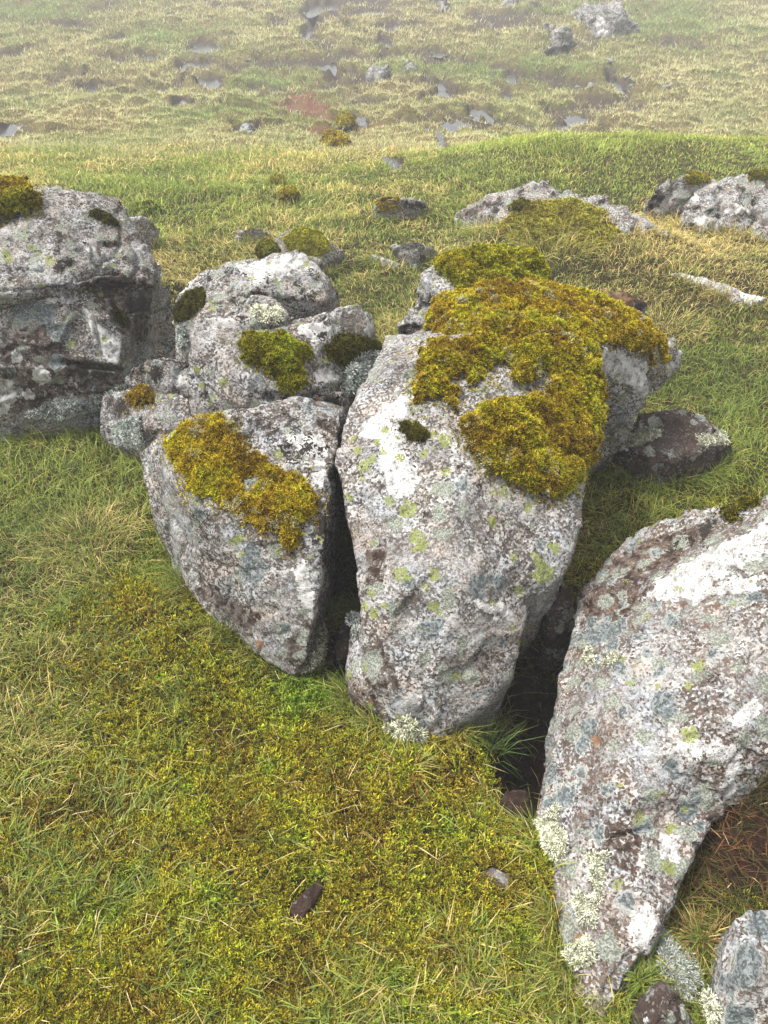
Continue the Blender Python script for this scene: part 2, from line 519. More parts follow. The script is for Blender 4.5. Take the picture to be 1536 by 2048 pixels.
def rock(name, label, cat, hulls, mat, vox=.007, smooth=14, amp=(.014, .007, .003), crack=(.012, 2.2), masks=(), base=-.12, shrink=.88,
         group=None, seed=None, strata=None, grooves=(), facet=(.012, 7)):
    seed = seed if seed is not None else len(ROCKS) * 5 + 3
    bm = bmesh.new()
    for h in hulls:
        opts = {}
        if isinstance(h, dict): opts = h; h = h['p']
        pts = np.array([W(*q) if not isinstance(q[0], str) else np.array(q[1:], dtype=float) for q in h])
        cen = pts.mean(0)
        bz = opts.get('base', base); sh = opts.get('shrink', shrink)
        if bz is not None:
            low = pts.copy(); low[:, :2] = cen[:2] + (low[:, :2] - cen[:2]) * sh; low[:, 2] = bz
            low[:, 1] += opts.get('back', .03)
            pts = np.concatenate([pts, low])
        t = bmesh.new()
        for q in pts: t.verts.new(q)
        r = bmesh.ops.convex_hull(t, input=t.verts)
        bmesh.ops.delete(t, geom=[v for v in t.verts if not v.link_faces], context='VERTS')
        bmesh.ops.recalc_face_normals(t, faces=t.faces)
        m_ = bpy.data.meshes.new('t'); t.to_mesh(m_); t.free()
        bm.from_mesh(m_); bpy.data.meshes.remove(m_)
    m0 = bpy.data.meshes.new('hull'); bm.to_mesh(m0); bm.free()
    tmp = bpy.data.objects.new('hull', m0); C.objects.link(tmp)
    rm = tmp.modifiers.new('r', 'REMESH'); rm.mode = 'VOXEL'; rm.voxel_size = vox
    sm = tmp.modifiers.new('s', 'SMOOTH'); sm.factor = .5; sm.iterations = smooth
    dg = bpy.context.evaluated_depsgraph_get()
    ev = bpy.data.meshes.new_from_object(tmp.evaluated_get(dg))
    bpy.data.objects.remove(tmp); bpy.data.meshes.remove(m0)
    n = len(ev.vertices)
    V = np.empty(n * 3); ev.vertices.foreach_get('co', V); V = V.reshape(-1, 3)
    Nm = np.empty(n * 3); ev.vertex_normals.foreach_get('vector', Nm); Nm = Nm.reshape(-1, 3)
    q = V + seed * 1.37
    size = 1.0
    d = amp[0] * 1.6 * fbm(q, 4.5, 3, seed) + amp[1] * (.85 * fbm(q, 17, 3, seed + 1)) + amp[2] * fbm(q, 60, 3, seed + 2, .6)
    if facet:
        wq = q + .02 * fbm(q, 9, 2, seed + 9)[:, None]
        d += facet[0] * facets(wq, facet[1], seed + 10) + facet[0] * .35 * facets(wq, facet[1] * 2.7, seed + 11)
    rdg = 1 - np.abs(fbm(q, 8, 3, seed + 3)) * 2
    d += amp[1] * .25 * rdg
    if crack:
        cn = np.abs(noise(q * np.array([crack[1], crack[1], crack[1] * 1.6]) + .25 * fbm(q, 6, 2, seed + 4)[:, None], seed + 5))
        d -= crack[0] * np.exp(-(cn / .022) ** 2)
    if strata:
        dirv, fr, am = strata
        tt = q @ np.array(dirv) * fr + 1.2 * fbm(q, 3, 3, seed + 6)
        d -= am * np.exp(-((tt - np.round(tt)) / .07) ** 2)
    if grooves:
        u, v, dep = project(V)
        view = np.array([0, 0, CAM_H]) - V
        fc = sstep(-.2, .2, (Nm * view).sum(1) / np.linalg.norm(view, axis=1))
        u = u + 9 * fbm(q, 9, 2, seed + 7); v = v + 9 * fbm(q, 9, 2, seed + 8)
        for line, w, dp in grooves:
            dist = np.full(len(V), 1e9)
            for (a, b) in zip(line[:-1], line[1:]):
                ex, ey = b[0] - a[0], b[1] - a[1]
                t = np.clip(((u - a[0]) * ex + (v - a[1]) * ey) / (ex * ex + ey * ey), 0, 1)
                dist = np.minimum(dist, np.hypot(u - a[0] - ex * t, v - a[1] - ey * t))
            d -= dp * np.exp(-(dist / w) ** 2) * fc
    V = V + Nm * d[:, None]
    Fq = np.empty(len(ev.loops), dtype=np.int32); ev.loops.foreach_get('vertex_index', Fq); Fq = Fq.reshape(-1, 4)
    bpy.data.meshes.remove(ev)
    org = np.array([V[:, 0].mean(), V[:, 1].mean(), max(V[:, 2].min(), -.12)])
    me = new_mesh(name, V - org, Fq)
    Nn = np.empty(n * 3); me.vertex_normals.foreach_get('vector', Nn); Nn = Nn.reshape(-1, 3)
    u, v, dep = project(V)
    view = np.array([0, 0, CAM_H]) - V; view /= np.linalg.norm(view, axis=1)[:, None]
    facing = (Nn * view).sum(1)
    at = [np.zeros((n, 3)), np.zeros((n, 3))]
    for k, polys in masks:
        a, b = KINDS[k]
        for pl in polys:
            sd = inside(u, v, pl) * dep / F
            at[a][:, b] = np.maximum(at[a][:, b], np.clip(.5 + sd / .05, 0, 1) * sstep(-.1, .1, facing))
    set_col(me, 'crust_shade_a', at[0]); set_col(me, 'crust_b', at[1])
    o = link(name, me, mat, tuple(org))
    tag(o, label, cat, group)
    R = Rock(); R.o = o; R.V = V; R.N = Nn; R.F = Fq; R.u = u; R.v = v; R.dep = dep; R.facing = facing; R.org = org
    ROCKS.append(R)
    return R


# ------------------------------------------------------------------ moss, lichen and blades
def star_mesh(P, D, size, spread, k, color, width=.32, rs=None):
    """k narrow leaflets opening from every point P along D; returns verts, tris, colours"""
    n = len(P)
    rs = rs or rng
    a = np.cross(D, np.array([.3, .9, .2])); a /= np.linalg.norm(a, axis=1)[:, None] + 1e-9
    b = np.cross(D, a)
    Vs, Cs = [], []
    ph = rs.random(n) * 6.28
    for i in range(k):
        th = ph + i * 2 * np.pi / k + rs.normal(0, .3, n)
        rad = np.cos(th)[:, None] * a + np.sin(th)[:, None] * b
        tan = -np.sin(th)[:, None] * a + np.cos(th)[:, None] * b
        s = (size * (.7 + .6 * rs.random(n)))[:, None]
        sp_ = spread * (.5 + rs.random(n))[:, None]
        tip = P + s * (D + rad * sp_)
        mid = P + s * (D * .35 + rad * sp_ * .25)
        w = s * width
        Vs.append(np.stack([mid - tan * w, mid + tan * w, tip], 1))
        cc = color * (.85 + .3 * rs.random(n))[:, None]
        Cs.append(np.stack([cc * .30, cc * .30, cc * 1.65], 1))  # shade between leaflets put into the colour: dark base, bright tip
    V = np.concatenate(Vs).reshape(-1, 3); Cc = np.concatenate(Cs).reshape(-1, 3)
    return V, np.arange(len(V)).reshape(-1, 3), Cc


def moss_tint(P, pal, s=0):
    pal = np.array(pal)
    a = np.clip(.5 + .9 * fbm(P, 9, 3, 50 + s), 0, .999); b = np.clip(.5 + .8 * fbm(P, 34, 2, 60 + s), 0, .999)
    t = np.clip(.62 * a + .38 * b + rng.normal(0, .09, len(P)), 0, .999) * (len(pal) - 1)
    i = t.astype(int); f = (t - i)[:, None]
    return pal[i] * (1 - f) + pal[np.minimum(i + 1, len(pal) - 1)] * f


YELLOW_MOSS = [(.12, .08, .010), (.24, .155, .014), (.31, .235, .016), (.34, .29, .018), (.28, .29, .02), (.40, .40, .022)]
GOLD_MOSS = [(.13, .078, .012), (.25, .16, .016), (.35, .25, .018), (.39, .31, .018), (.35, .33, .02), (.44, .41, .022)]
GREEN_MOSS = [(.05, .045, .008), (.12, .10, .01), (.18, .16, .012), (.24, .23, .015), (.22, .25, .018), (.30, .33, .02)]
DARK_MOSS = [(.025, .022, .006), (.05, .045, .008), (.08, .075, .010), (.13, .11, .012), (.17, .17, .015)]
BROWN_MOSS = [(.06, .04, .012), (.13, .09, .02), (.20, .15, .03), (.24, .20, .04), (.28, .26, .05)]
LICHEN = [(.34, .34, .24), (.46, .46, .34), (.55, .55, .41), (.62, .62, .48), (.66, .66, .54)]
GREY_LICHEN = [(.22, .24, .22), (.34, .37, .34), (.46, .49, .45), (.56, .58, .54)]


def cushion(R, polys, pal, thick=.03, dens=66000, size=.0072, holes=(), name='moss_cushion', label=None, lump=14, flecks=.0, edge=.05, spread=.75,
            k=4, mat=None, nzmin=-.25, rag=.012, width=.21):
    if len(polys) > 1:
        for q in polys: cushion(R, [q], pal, thick, dens, size, holes, name, label, lump, flecks, edge, spread, k, mat, nzmin, rag, width)
        return
    mat = mat or M_MOSS
    sd = np.full(len(R.V), -1e9)
    for p in polys: sd = np.maximum(sd, inside(R.u, R.v, p))
    for p in holes: sd = np.minimum(sd, -inside(R.u, R.v, p))
    sd = sd * R.dep / F + rag * fbm(R.V, 28, 3, 91) + rag * .6 * fbm(R.V, 90, 2, 92)
    ok = (sd > 0) & (R.N[:, 2] > nzmin) & ((R.facing > -.05) | (R.N[:, 2] > .35))
    fm = ok[R.F].all(1)
    Fq = R.F[fm]
    if len(Fq) < 4: return None
    lab = np.arange(len(R.V))
    for _ in range(400):
        mn = lab[Fq].min(1); l2 = lab.copy()
        np.minimum.at(l2, Fq.ravel(), np.repeat(mn, 4)); l2 = l2[l2]
        if (l2 == lab).all(): break
        lab = l2
    cnt = np.bincount(lab[Fq[:, 0]]); Fq = Fq[lab[Fq[:, 0]] == cnt.argmax()]
    used = np.unique(Fq); remap = np.full(len(R.V), -1); remap[used] = np.arange(len(used))
    P = R.V[used]; Nn = R.N[used]
    prof = np.sqrt(np.clip(sd[used] / edge, 0, 1))
    lum = .75 + .75 * (1 - np.abs(fbm(P, lump, 3, 95)) * 1.8)
    lum = np.clip(lum, .25, 1.6)
    up = Nn * .7 + np.array([0, 0, .3]); up /= np.linalg.norm(up, axis=1)[:, None]
    Q = P + up * (thick * prof * lum)[:, None] - Nn * (.004 * (1 - prof))[:, None]
    Fq = remap[Fq]
    T = np.concatenate([Fq[:, [0, 1, 2]], Fq[:, [0, 2, 3]]])
    A = Q[T]; nrm = np.cross(A[:, 1] - A[:, 0], A[:, 2] - A[:, 0]); ar = .5 * np.linalg.norm(nrm, axis=1)
    nrm /= (2 * ar[:, None] + 1e-12)
    n = int(ar.sum() * dens)
    ti = rng.choice(len(T), n, p=ar / ar.sum())
    r1, r2 = rng.random(n), rng.random(n); m = r1 + r2 > 1; r1[m] = 1 - r1[m]; r2[m] = 1 - r2[m]
    S = A[ti, 0] + (A[ti, 1] - A[ti, 0]) * r1[:, None] + (A[ti, 2] - A[ti, 0]) * r2[:, None]
    D = nrm[ti] * .8 + np.array([0, 0, .35]) + rng.normal(0, .28, (n, 3)); D /= np.linalg.norm(D, axis=1)[:, None]
    off = (name == 'moss_cushion') & (sd > -.035) & (sd <= 0) & (R.N[:, 2] > nzmin) & (R.facing > -.05)
    of = np.nonzero(off[R.F].all(1))[0]
    if len(of):
        fa = R.F[of]; wgt = np.exp(sd[fa[:, 0]] / .010); na = min(int(wgt.sum() * .35 * dens / 44000 * (np.linalg.norm(R.V[fa[0, 0]] - R.V[fa[0, 2]]) / .009) ** 2 * 2), 6000)
        if na > 0:
            fi = fa[rng.choice(len(fa), na, p=wgt / wgt.sum())]
            S = np.concatenate([S, R.V[fi[:, 0]] + rng.normal(0, .002, (na, 3))])
            nn_ = R.N[fi[:, 0]]; D2 = nn_ + rng.normal(0, .35, (na, 3)); D = np.concatenate([D, D2 / np.linalg.norm(D2, axis=1)[:, None]])
            nrm_s = np.concatenate([nrm[ti], nn_]); n += na
        else: nrm_s = nrm[ti]
    else: nrm_s = nrm[ti]
    cs = moss_tint(S, pal, len(used) % 7) * (.45 + 1.75 * rng.random(n) ** 1.4)[:, None]
    if flecks > 0:
        fl = (fbm(S, 13, 2, 97) + .6 * fbm(S, 60, 2, 98) > .52 - flecks) & (rng.random(n) < .7)
        cs[fl] = np.array([.50, .47, .30]) * (.7 + .5 * rng.random(fl.sum()))[:, None]
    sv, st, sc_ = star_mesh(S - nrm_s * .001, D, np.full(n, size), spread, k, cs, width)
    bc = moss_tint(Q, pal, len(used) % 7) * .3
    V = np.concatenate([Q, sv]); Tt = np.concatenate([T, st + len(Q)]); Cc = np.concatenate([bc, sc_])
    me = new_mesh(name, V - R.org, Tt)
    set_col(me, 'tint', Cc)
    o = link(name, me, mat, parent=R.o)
    if label: o['label'] = label
    return o


def lichen(R, polys, pal=LICHEN, thick=.012, size=.008, dens=60000, name='lichen_tuft', label=None):
    return cushion(R, polys, pal, thick, dens, size, name=name, label=label, lump=40, edge=.012, spread=.9, k=4, mat=M_LICH, nzmin=-.9, rag=.008, width=.2)


# ------------------------------------------------------------------ the boulders in front
def spots(poly, n, r0, r1):
    rs = random.Random(n * 31 + len(poly))
    us = [q[0] for q in poly]; vs = [q[1] for q in poly]; out = []
    while len(out) < n:
        u, v = rs.uniform(min(us), max(us)), rs.uniform(min(vs), max(vs))
        if inside(np.array([u]), np.array([v]), poly)[0] > 0: out.append((u, v, rs.uniform(r0, r1)))
    return out


A = rock('boulder', 'tapering grey boulder left of the dark crack, with a golden moss saddle on its top', 'boulder', [
    [(345, 872, .52), (378, 842, .55), (380, 985, .455), (470, 1030, .43), (530, 1062, .40), (600, 1098, .36), (480, 818, .58), (600, 798, .59), (684, 826, .57),
     (660, 880, .53), (648, 975, .47), (648, 1024, .43), (279, 904, .36), (289, 956, .29), (312, 1040, .17), (341, 1120, .06), (387, 1190, .04), (436, 1242, .04),
     (484, 1281, .03), (543, 1327, .03), (588, 1352, .03), (614, 1318, .11), (626, 1236, .21), (636, 1160, .29), (646, 1100, .36), (560, 1180, .26), (430, 1100, .30),
     ('w', -.55, 2.08, .35), ('w', -.12, 2.05, .45)],
], M_SPECK, vox=.006, smooth=4, facet=(.009, 7), amp=(.008, .005, .003), crack=(.006, 3), base=-.1, shrink=.82, masks=[
    ('white', [[(585, 1108), (612, 1100), (628, 1180), (642, 1230), (625, 1255), (595, 1200), (580, 1150)], [(575, 868), (640, 870), (660, 900), (658, 950), (640, 985), (622, 950), (628, 915), (590, 895)],
               [(555, 925), (575, 920), (625, 970), (600, 965)]]),
    ('black', spots([(465, 832), (660, 830), (655, 900), (600, 920), (545, 925), (500, 890)], 24, 3, 13) + [[(632, 1030), (662, 1000), (662, 1120), (645, 1150), (630, 1120)]]),
    ('brown', [[(560, 1290), (620, 1230), (630, 1290), (600, 1345), (575, 1330)], [(400, 1150), (520, 1230), (500, 1280), (390, 1180)]]),
    ('blue', [[(490, 1080), (530, 1090), (530, 1170), (500, 1190), (480, 1120)]]),
    ('yellow', [(475, 1080, 14), (480, 1110, 8), (395, 1010, 6)]),
    ('orange', [(375, 1180, 14), (520, 1290, 8)])])
cushion(A, [[(332, 888), (370, 850), (435, 828), (472, 850), (505, 900), (548, 935), (600, 950), (640, 1000), (635, 1028), (603, 1045), (604, 1082), (588, 1106), (566, 1098),
             (552, 1070), (520, 1058), (470, 1032), (420, 1004), (378, 986), (366, 950), (343, 918)]], GOLD_MOSS, thick=.026, flecks=.16, holes=[(502, 968, 14)])
lichen(A, [[(604, 1345), (625, 1300), (640, 1240), (648, 1280), (640, 1330), (620, 1352)]], label='pale lichen fringe along the lower edge')

B = rock('boulder', 'largest grey boulder in the middle with a thick moss blanket on its upper end', 'boulder', [
    {'p': [(716, 1150, .345), (714, 1070, .40), (706, 1010, .45), (682, 960, .48), (674, 915, .51),
           (684, 868, .54), (698, 829, .56), (747, 782, .60), (803, 748, .63), (870, 702, .66), (937, 674, .68), (1060, 650, .69), (1190, 715, .61), (1204, 770, .56), (1198, 850, .50),
           (1182, 900, .47), (1166, 941, .45), (1138, 1010, .41), (1143, 1050, .395), (1145, 1096, .365), (1110, 1164, .31), (1078, 1188, .29), (900, 1000, .515), (930, 1160, .39), (1000, 850, .60), (800, 1150, .385), (860, 850, .60),
           ('w', .0, 2.25, .6), ('w', .5, 2.15, .5)], 'shrink': .80, 'base': -.1},
    {'p': [(846, 1484, .03), (881, 1480, .03), (800, 1440, .06), (732, 1328, .19), (728, 1242, .27), (718, 1156, .34), (712, 1070, .40), (1056, 1180, .30), (1062, 1190, .28), (1048, 1276, .22), (1030, 1320, .17), (1022, 1352, .14),
           (1003, 1378, .11), (940, 1415, .07), (880, 1310, .24), (900, 1000, .515), (930, 1160, .395), (800, 1150, .39), (1000, 1195, .32), (760, 950, .49), (1040, 1010, .44), ('w', .0, 1.8, .3), ('w', .2, 1.8, .3)], 'shrink': .82, 'base': -.3},
    {'p': [(694, 1356, .10), (706, 1395, .07), (757, 1440, .03), (790, 1460, .02), (846, 1470, .03), (760, 1340, .2), (726, 1318, .17), (880, 1440, .1), ('w', -.08, 1.5, .1), ('w', .2, 1.5, .1)], 'base': -.12},
], M_GREY, vox=.006, smooth=4, facet=(.008, 6), amp=(.008, .005, .003), crack=(.004, 2), base=-.2, masks=[
    ('white', [[(806, 786), (832, 792), (802, 850), (792, 880), (832, 930), (847, 960), (828, 988), (775, 992), (768, 960), (762, 920), (750, 885), (700, 882), (718, 850), (762, 822)],
               [(922, 1190), (1012, 1195), (1030, 1230), (998, 1252), (958, 1225)], [(880, 850), (915, 880), (930, 920), (900, 900)]]),
    ('yellow', [(818, 1018, 17), (835, 1076, 16), (846, 1090, 13), (1086, 1146, 21), (1080, 1128, 12), (730, 930, 11), (742, 918, 10), (722, 955, 7), (892, 882, 14), (868, 870, 9), (795, 1150, 11), (812, 1152, 12), (868, 1150, 12),
                (742, 1186, 9), (1040, 1182, 10), (770, 860, 8), (845, 905, 9), (778, 1000, 9), (1100, 1090, 6), (768, 1210, 6), (880, 1225, 9), (1045, 1285, 9), (912, 1352, 8), (800, 915, 7), (985, 985, 8), (1008, 985, 9), (715, 900, 6), (985, 1205, 7)]),
    ('black', [(823, 923, 9), [(832, 1005), (848, 1012), (862, 1035), (850, 1035)], (915, 934, 6), (938, 947, 6), (963, 972, 4), (1058, 1056, 8), (1045, 1155, 6), (1028, 1278, 6), (1110, 1052, 4),
               [(790, 850), (860, 880), (850, 895), (800, 870)]]),
    ('brown', [[(682, 1345), (790, 1440), (880, 1480), (845, 1490), (740, 1450), (690, 1400)], [(725, 1090), (765, 1060), (780, 1100), (760, 1170), (730, 1180)], [(720, 1290), (770, 1280), (800, 1380), (740, 1400)]]),
    ('orange', [(905, 1180, 14), (885, 1178, 9), (745, 1405, 14), (780, 1455, 10), (720, 1380, 8)]),
    ('blue', [(960, 1175, 20), (990, 1165, 14), (930, 1070, 10), (885, 1245, 18), (870, 1270, 12), (990, 1290, 14)])])
cushion(B, [[(828, 770), (836, 718), (868, 690), (937, 686), (962, 640), (1100, 630), (1190, 705), (1204, 800), (1197, 860), (1190, 905), (1166, 950), (1146, 985), (1100, 1001), (1050, 987),
             (1000, 962), (952, 927), (920, 880), (912, 832), (880, 802), (828, 812)]], YELLOW_MOSS, thick=.04, dens=66000, flecks=.02,
        holes=[[(905, 800), (940, 778), (985, 768), (1068, 772), (1075, 790), (1030, 806), (960, 818), (925, 838)], [(945, 778), (1000, 728), (1022, 735), (1015, 765), (960, 792)], [(1062, 790), (1085, 745), (1098, 752), (1080, 795)], [(900, 765), (925, 755), (935, 770), (910, 785)]], edge=.04)
cushion(B, [[(787, 848), (815, 836), (850, 855), (864, 885), (832, 892), (805, 870)]], DARK_MOSS, thick=.02, size=.006, label='small dark green moss pad')
lichen(B, [[(772, 1448), (815, 1432), (852, 1462), (848, 1505), (800, 1492)]], thick=.022, size=.009, label='bushy pale lichen tuft at the foot')
lichen(B, [[(690, 1180), (714, 1150), (722, 1290), (700, 1250)]], pal=GREY_LICHEN)

D = rock('boulder', 'wide flat slab behind the middle boulder, covered in golden brown moss with white rims', 'boulder', [
    {'p': [(848, 650, .60), (868, 602, .665), (1000, 572, .71), (1130, 588, .67), (1200, 604, .63), (1290, 652, .55), (1352, 682, .47), (1368, 708, .42), (1340, 755, .34), (1300, 792, .30),
     (1240, 770, .42), (1196, 735, .53), (1190, 700, .59), (920, 690, .64)], 'base': .30, 'shrink': .84, 'back': .08},
    {'p': [(1196, 716, .55), (1250, 728, .49), (1294, 748, .43), (1296, 788, .36), (1268, 858, .22), (1235, 875, .18), (1195, 868, .20), (1185, 800, .35), ('w', .45, 2.35, .3), ('w', .7, 2.4, .3)], 'shrink': .6, 'back': .14},
], M_GREY, vox=.007, smooth=5, facet=(.010, 7), amp=(.010, .007, .003), crack=(.010, 3), shrink=.78, masks=[
    ('white', [[(1190, 695), (1250, 705), (1298, 730), (1302, 795), (1280, 810), (1262, 775), (1200, 745)], [(1335, 672), (1372, 705), (1335, 756), (1330, 745), (1352, 705)]])])
cushion(D, [[(840, 700), (852, 650), (862, 606), (900, 590), (1000, 560), (1130, 575), (1210, 596), (1298, 648), (1332, 686), (1336, 732), (1312, 748), (1290, 712), (1246, 698), (1195, 688), (1150, 715), (1000, 740), (920, 700)]],
        GOLD_MOSS, thick=.032, dens=60000, flecks=.10, holes=[[(1300, 700), (1315, 690), (1312, 725), (1302, 720)]])

Cc_ = rock('rock', 'grey block crowned with bright yellow moss cushions, behind the wide mossy slab', 'rock', [
    [(832, 578, .50), (838, 545, .57), (882, 522, .62), (960, 516, .65), (1060, 520, .63), (1102, 552, .58), (1085, 592, .56), (900, 602, .58), (842, 600, .47), (915, 590, .56)],
], M_GREY, vox=.008, smooth=8, shrink=.85, masks=[('black', [[(838, 590), (890, 588), (900, 605), (840, 608)]])])
cushion(Cc_, [[(868, 532), (905, 518), (960, 510), (1062, 514), (1100, 550), (1085, 595), (1000, 604), (950, 604), (900, 570), (872, 548)]], YELLOW_MOSS[2:], thick=.045, dens=30000, size=.0075, lump=11, edge=.03)
E = rock('rock', 'narrow grey rock with black hollows, wedged left of the yellow mossed block', 'rock', [
    [(843, 585, .60), (790, 638, .50), (786, 672, .44), (800, 700, .38), (850, 705, .40), (880, 640, .54), (885, 600, .58)],
], M_GREY, vox=.008, smooth=7, masks=[('black', [[(800, 660), (840, 648), (850, 665), (810, 672)], [(830, 590), (865, 590), (850, 612), (815, 620)]])])
cushion(E, [[(842, 690), (855, 640), (880, 610), (892, 690), (860, 705)]], GREEN_MOSS, thick=.03)

Fk = rock('boulder', 'square grey block behind the tapering boulder, with a dark moss pad on its front edge', 'boulder', [
    [(383, 668, .68), (398, 640, .70), (412, 588, .72), (450, 580, .735), (545, 596, .73), (588, 632, .69), (475, 690, .67), (500, 762, .60), (535, 832, .50), (376, 845, .42), (374, 765, .54), (620, 680, .63), (600, 780, .56), (690, 780, .5), (690, 845, .42)],
    [(588, 640, .67), (660, 622, .69), (722, 604, .67), (748, 640, .61), (752, 690, .52), (700, 770, .49), (620, 700, .61), (600, 790, .54), (690, 840, .42), (560, 670, .66)],
], M_GREY, vox=.0065, smooth=1, facet=(.009, 5), amp=(.005, .004, .003), crack=(.014, 2.6), shrink=.9, grooves=[([(398, 642), (475, 657), (520, 650), (592, 640)], 5, .025), ([(572, 600), (592, 634), (640, 640), (665, 625)], 5, .025), ([(392, 668), (480, 692)], 4, .01), ([(530, 795), (600, 800), (690, 770)], 7, .025)], masks=[
    ('white', [[(575, 603), (650, 600), (662, 612), (605, 628)], [(560, 664), (640, 640), (690, 655), (650, 692)], [(398, 640), (440, 632), (478, 655), (400, 660)], [(735, 625), (752, 670), (742, 690), (730, 650)], [(610, 740), (660, 735), (680, 760), (630, 765)]]),
    ('black', spots([(425, 600), (540, 600), (580, 640), (540, 645), (440, 640)], 26, 3, 10) + [[(530, 785), (560, 800), (600, 792), (640, 790), (690, 770), (690, 850), (620, 835), (560, 815)], [(620, 655), (665, 660), (640, 685)]]),
    ('orange', [(640, 800, 12)]), ('yellow', [(445, 765, 9), (395, 740, 8), (430, 790, 6)]), ('blue', [(655, 745, 14)])])
cushion(Fk, [[(466, 690), (490, 670), (560, 670), (612, 690), (632, 720), (606, 735), (612, 770), (590, 794), (560, 787), (545, 757), (510, 737), (483, 720)]], GREEN_MOSS, thick=.03, flecks=.0)
cushion(Fk, [[(648, 690), (690, 666), (742, 680), (775, 700), (745, 718), (690, 742), (658, 722)]], DARK_MOSS, thick=.03, label='dark moss along the back edge')
lichen(Fk, [[(690, 740), (720, 705), (770, 700), (760, 740), (710, 780), (690, 790)]], pal=GREY_LICHEN, thick=.02, size=.012)
lichen(Fk, [[(490, 615), (560, 615), (580, 645), (520, 650)]], pal=LICHEN, thick=.008)

G = rock('boulder', 'low white topped ridge rock in the grass behind the square grey block', 'boulder', [
    [(345, 592, .52), (393, 546, .60), (450, 526, .63), (525, 515, .66), (576, 510, .68), (610, 496, .70), (636, 524, .66), (666, 555, .60), (684, 582, .54), (652, 602, .58), (500, 580, .63), (343, 642, .42), (350, 705, .31), (400, 720, .35), (560, 640, .5)],
], M_GREY, vox=.008, smooth=2, facet=(.012, 5), amp=(.008, .006, .003), masks=[
    ('white', [[(470, 528), (560, 508), (612, 497), (652, 552), (605, 540), (560, 562), (500, 572)], [(345, 600), (385, 555), (400, 555), (360, 600)]]),
    ('black', spots([(400, 550), (470, 535), (600, 570), (660, 595), (520, 600), (420, 585)], 34, 3, 12) + [(622, 548, 12)]), ('orange', [(660, 578, 11)])])
cushion(G, [[(343, 622), (370, 580), (412, 570), (416, 610), (380, 645), (350, 648)]], DARK_MOSS, thick=.012, size=.006)
lichen(G, [[(340, 660), (375, 650), (380, 690), (350, 705)]], pal=GREY_LICHEN)

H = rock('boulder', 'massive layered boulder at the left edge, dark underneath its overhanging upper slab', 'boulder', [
    {'p': [(-60, 372, .80), (50, 380, .79), (90, 398, .78), (146, 390, .77), (200, 386, .755), (240, 396, .73), (248, 430, .68), (268, 480, .62), (306, 525, .55), (314, 565, .49), (280, 570, .50), (236, 545, .56), (150, 565, .58), (60, 582, .58), (-80, 590, .60),
           ('w', -1.6, 3.3, .7)], 'base': .40, 'shrink': .90, 'back': .10},
    {'p': [(-80, 590, .56), (60, 584, .555), (150, 595, .52), (195, 640, .45), (250, 690, .35), (236, 732, .29), (130, 722, .33), (-80, 720, .36), ('w', -1.5, 3.3, .5), ('w', -.9, 3.1, .5)], 'base': .25, 'shrink': .86, 'back': .06},
    {'p': [(240, 560, .5), (312, 560, .46), (312, 620, .34), (300, 668, .24), (285, 710, .15), (250, 745, .1), (250, 640, .40), ('w', -.9, 3.15, .4)], 'shrink': .95},
    {'p': [(-80, 728, .35), (130, 736, .315), (240, 742, .27), (254, 778, .13), (212, 808, .03), (100, 828, .02), (-40, 856, .0), (-80, 800, .16), (110, 790, .12), ('w', -1.0, 3.2, .2)], 'shrink': .95},
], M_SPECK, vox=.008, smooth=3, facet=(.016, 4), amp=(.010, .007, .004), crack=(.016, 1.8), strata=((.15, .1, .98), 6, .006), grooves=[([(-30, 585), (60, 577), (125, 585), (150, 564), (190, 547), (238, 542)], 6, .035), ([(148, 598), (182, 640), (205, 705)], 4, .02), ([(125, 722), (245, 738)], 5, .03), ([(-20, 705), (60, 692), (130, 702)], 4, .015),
    ([(240, 448), (236, 500), (205, 520), (195, 545)], 4, .02), ([(0, 790), (80, 770), (140, 790), (240, 780)], 4, .015), ([(262, 480), (280, 560), (262, 640)], 4, .015)], masks=[
    ('white', [[(160, 605), (195, 640), (245, 690), (236, 732), (212, 715), (205, 700), (178, 668)], (178, 488, 18), [(-10, 745), (25, 762), (35, 800), (10, 830), (-10, 835)], (85, 752, 20), (30, 715, 14), (150, 800, 10), (60, 790, 12), [(70, 590), (150, 598), (145, 612), (80, 606)], [(210, 505), (240, 500), (225, 525)]]),
    ('brown', [[(60, 640), (140, 640), (130, 700), (245, 740), (245, 800), (60, 830), (0, 825), (0, 700)], [(150, 730), (250, 735), (240, 800), (130, 810)]]),
    ('brown', [[(150, 567), (232, 545), (310, 562), (300, 670), (262, 690), (190, 605)]]),  # brown paints the shade in the recess under the upper slab
    ('black', [(125, 535, 12), (140, 525, 9), [(190, 560), (260, 548), (270, 570), (215, 590)], [(250, 600), (300, 590), (290, 640), (265, 650)], [(130, 720), (240, 738), (200, 755), (135, 750)]] + [(random.uniform(10, 240), random.uniform(405, 520), random.uniform(2, 5)) for _ in range(26)]),  # polygons paint recess and underhang shade; the small discs are crust
    ('blue', [[(30, 610), (100, 600), (110, 640), (40, 650)], [(95, 640), (150, 640), (130, 690), (100, 690)], (115, 725, 14)]), ('yellow', [(100, 520, 10), (15, 515, 10), (75, 510, 6)])])
cushion(H, [[(-60, 360), (50, 372), (92, 400), (78, 425), (30, 442), (-40, 465)]], YELLOW_MOSS, thick=.05, dens=30000, lump=9)
cushion(H, [[(172, 425), (205, 418), (236, 440), (240, 460), (215, 455), (195, 440), (175, 440)]], DARK_MOSS, thick=.025, dens=30000)
cushion(H, [[(215, 595), (262, 640), (250, 660), (225, 635)]], DARK_MOSS, thick=.02, dens=30000)
lichen(H, [[(50, 830), (120, 800), (200, 800), (250, 760), (285, 710), (295, 740), (230, 805), (120, 838)]], pal=GREY_LICHEN, thick=.015, size=.011)

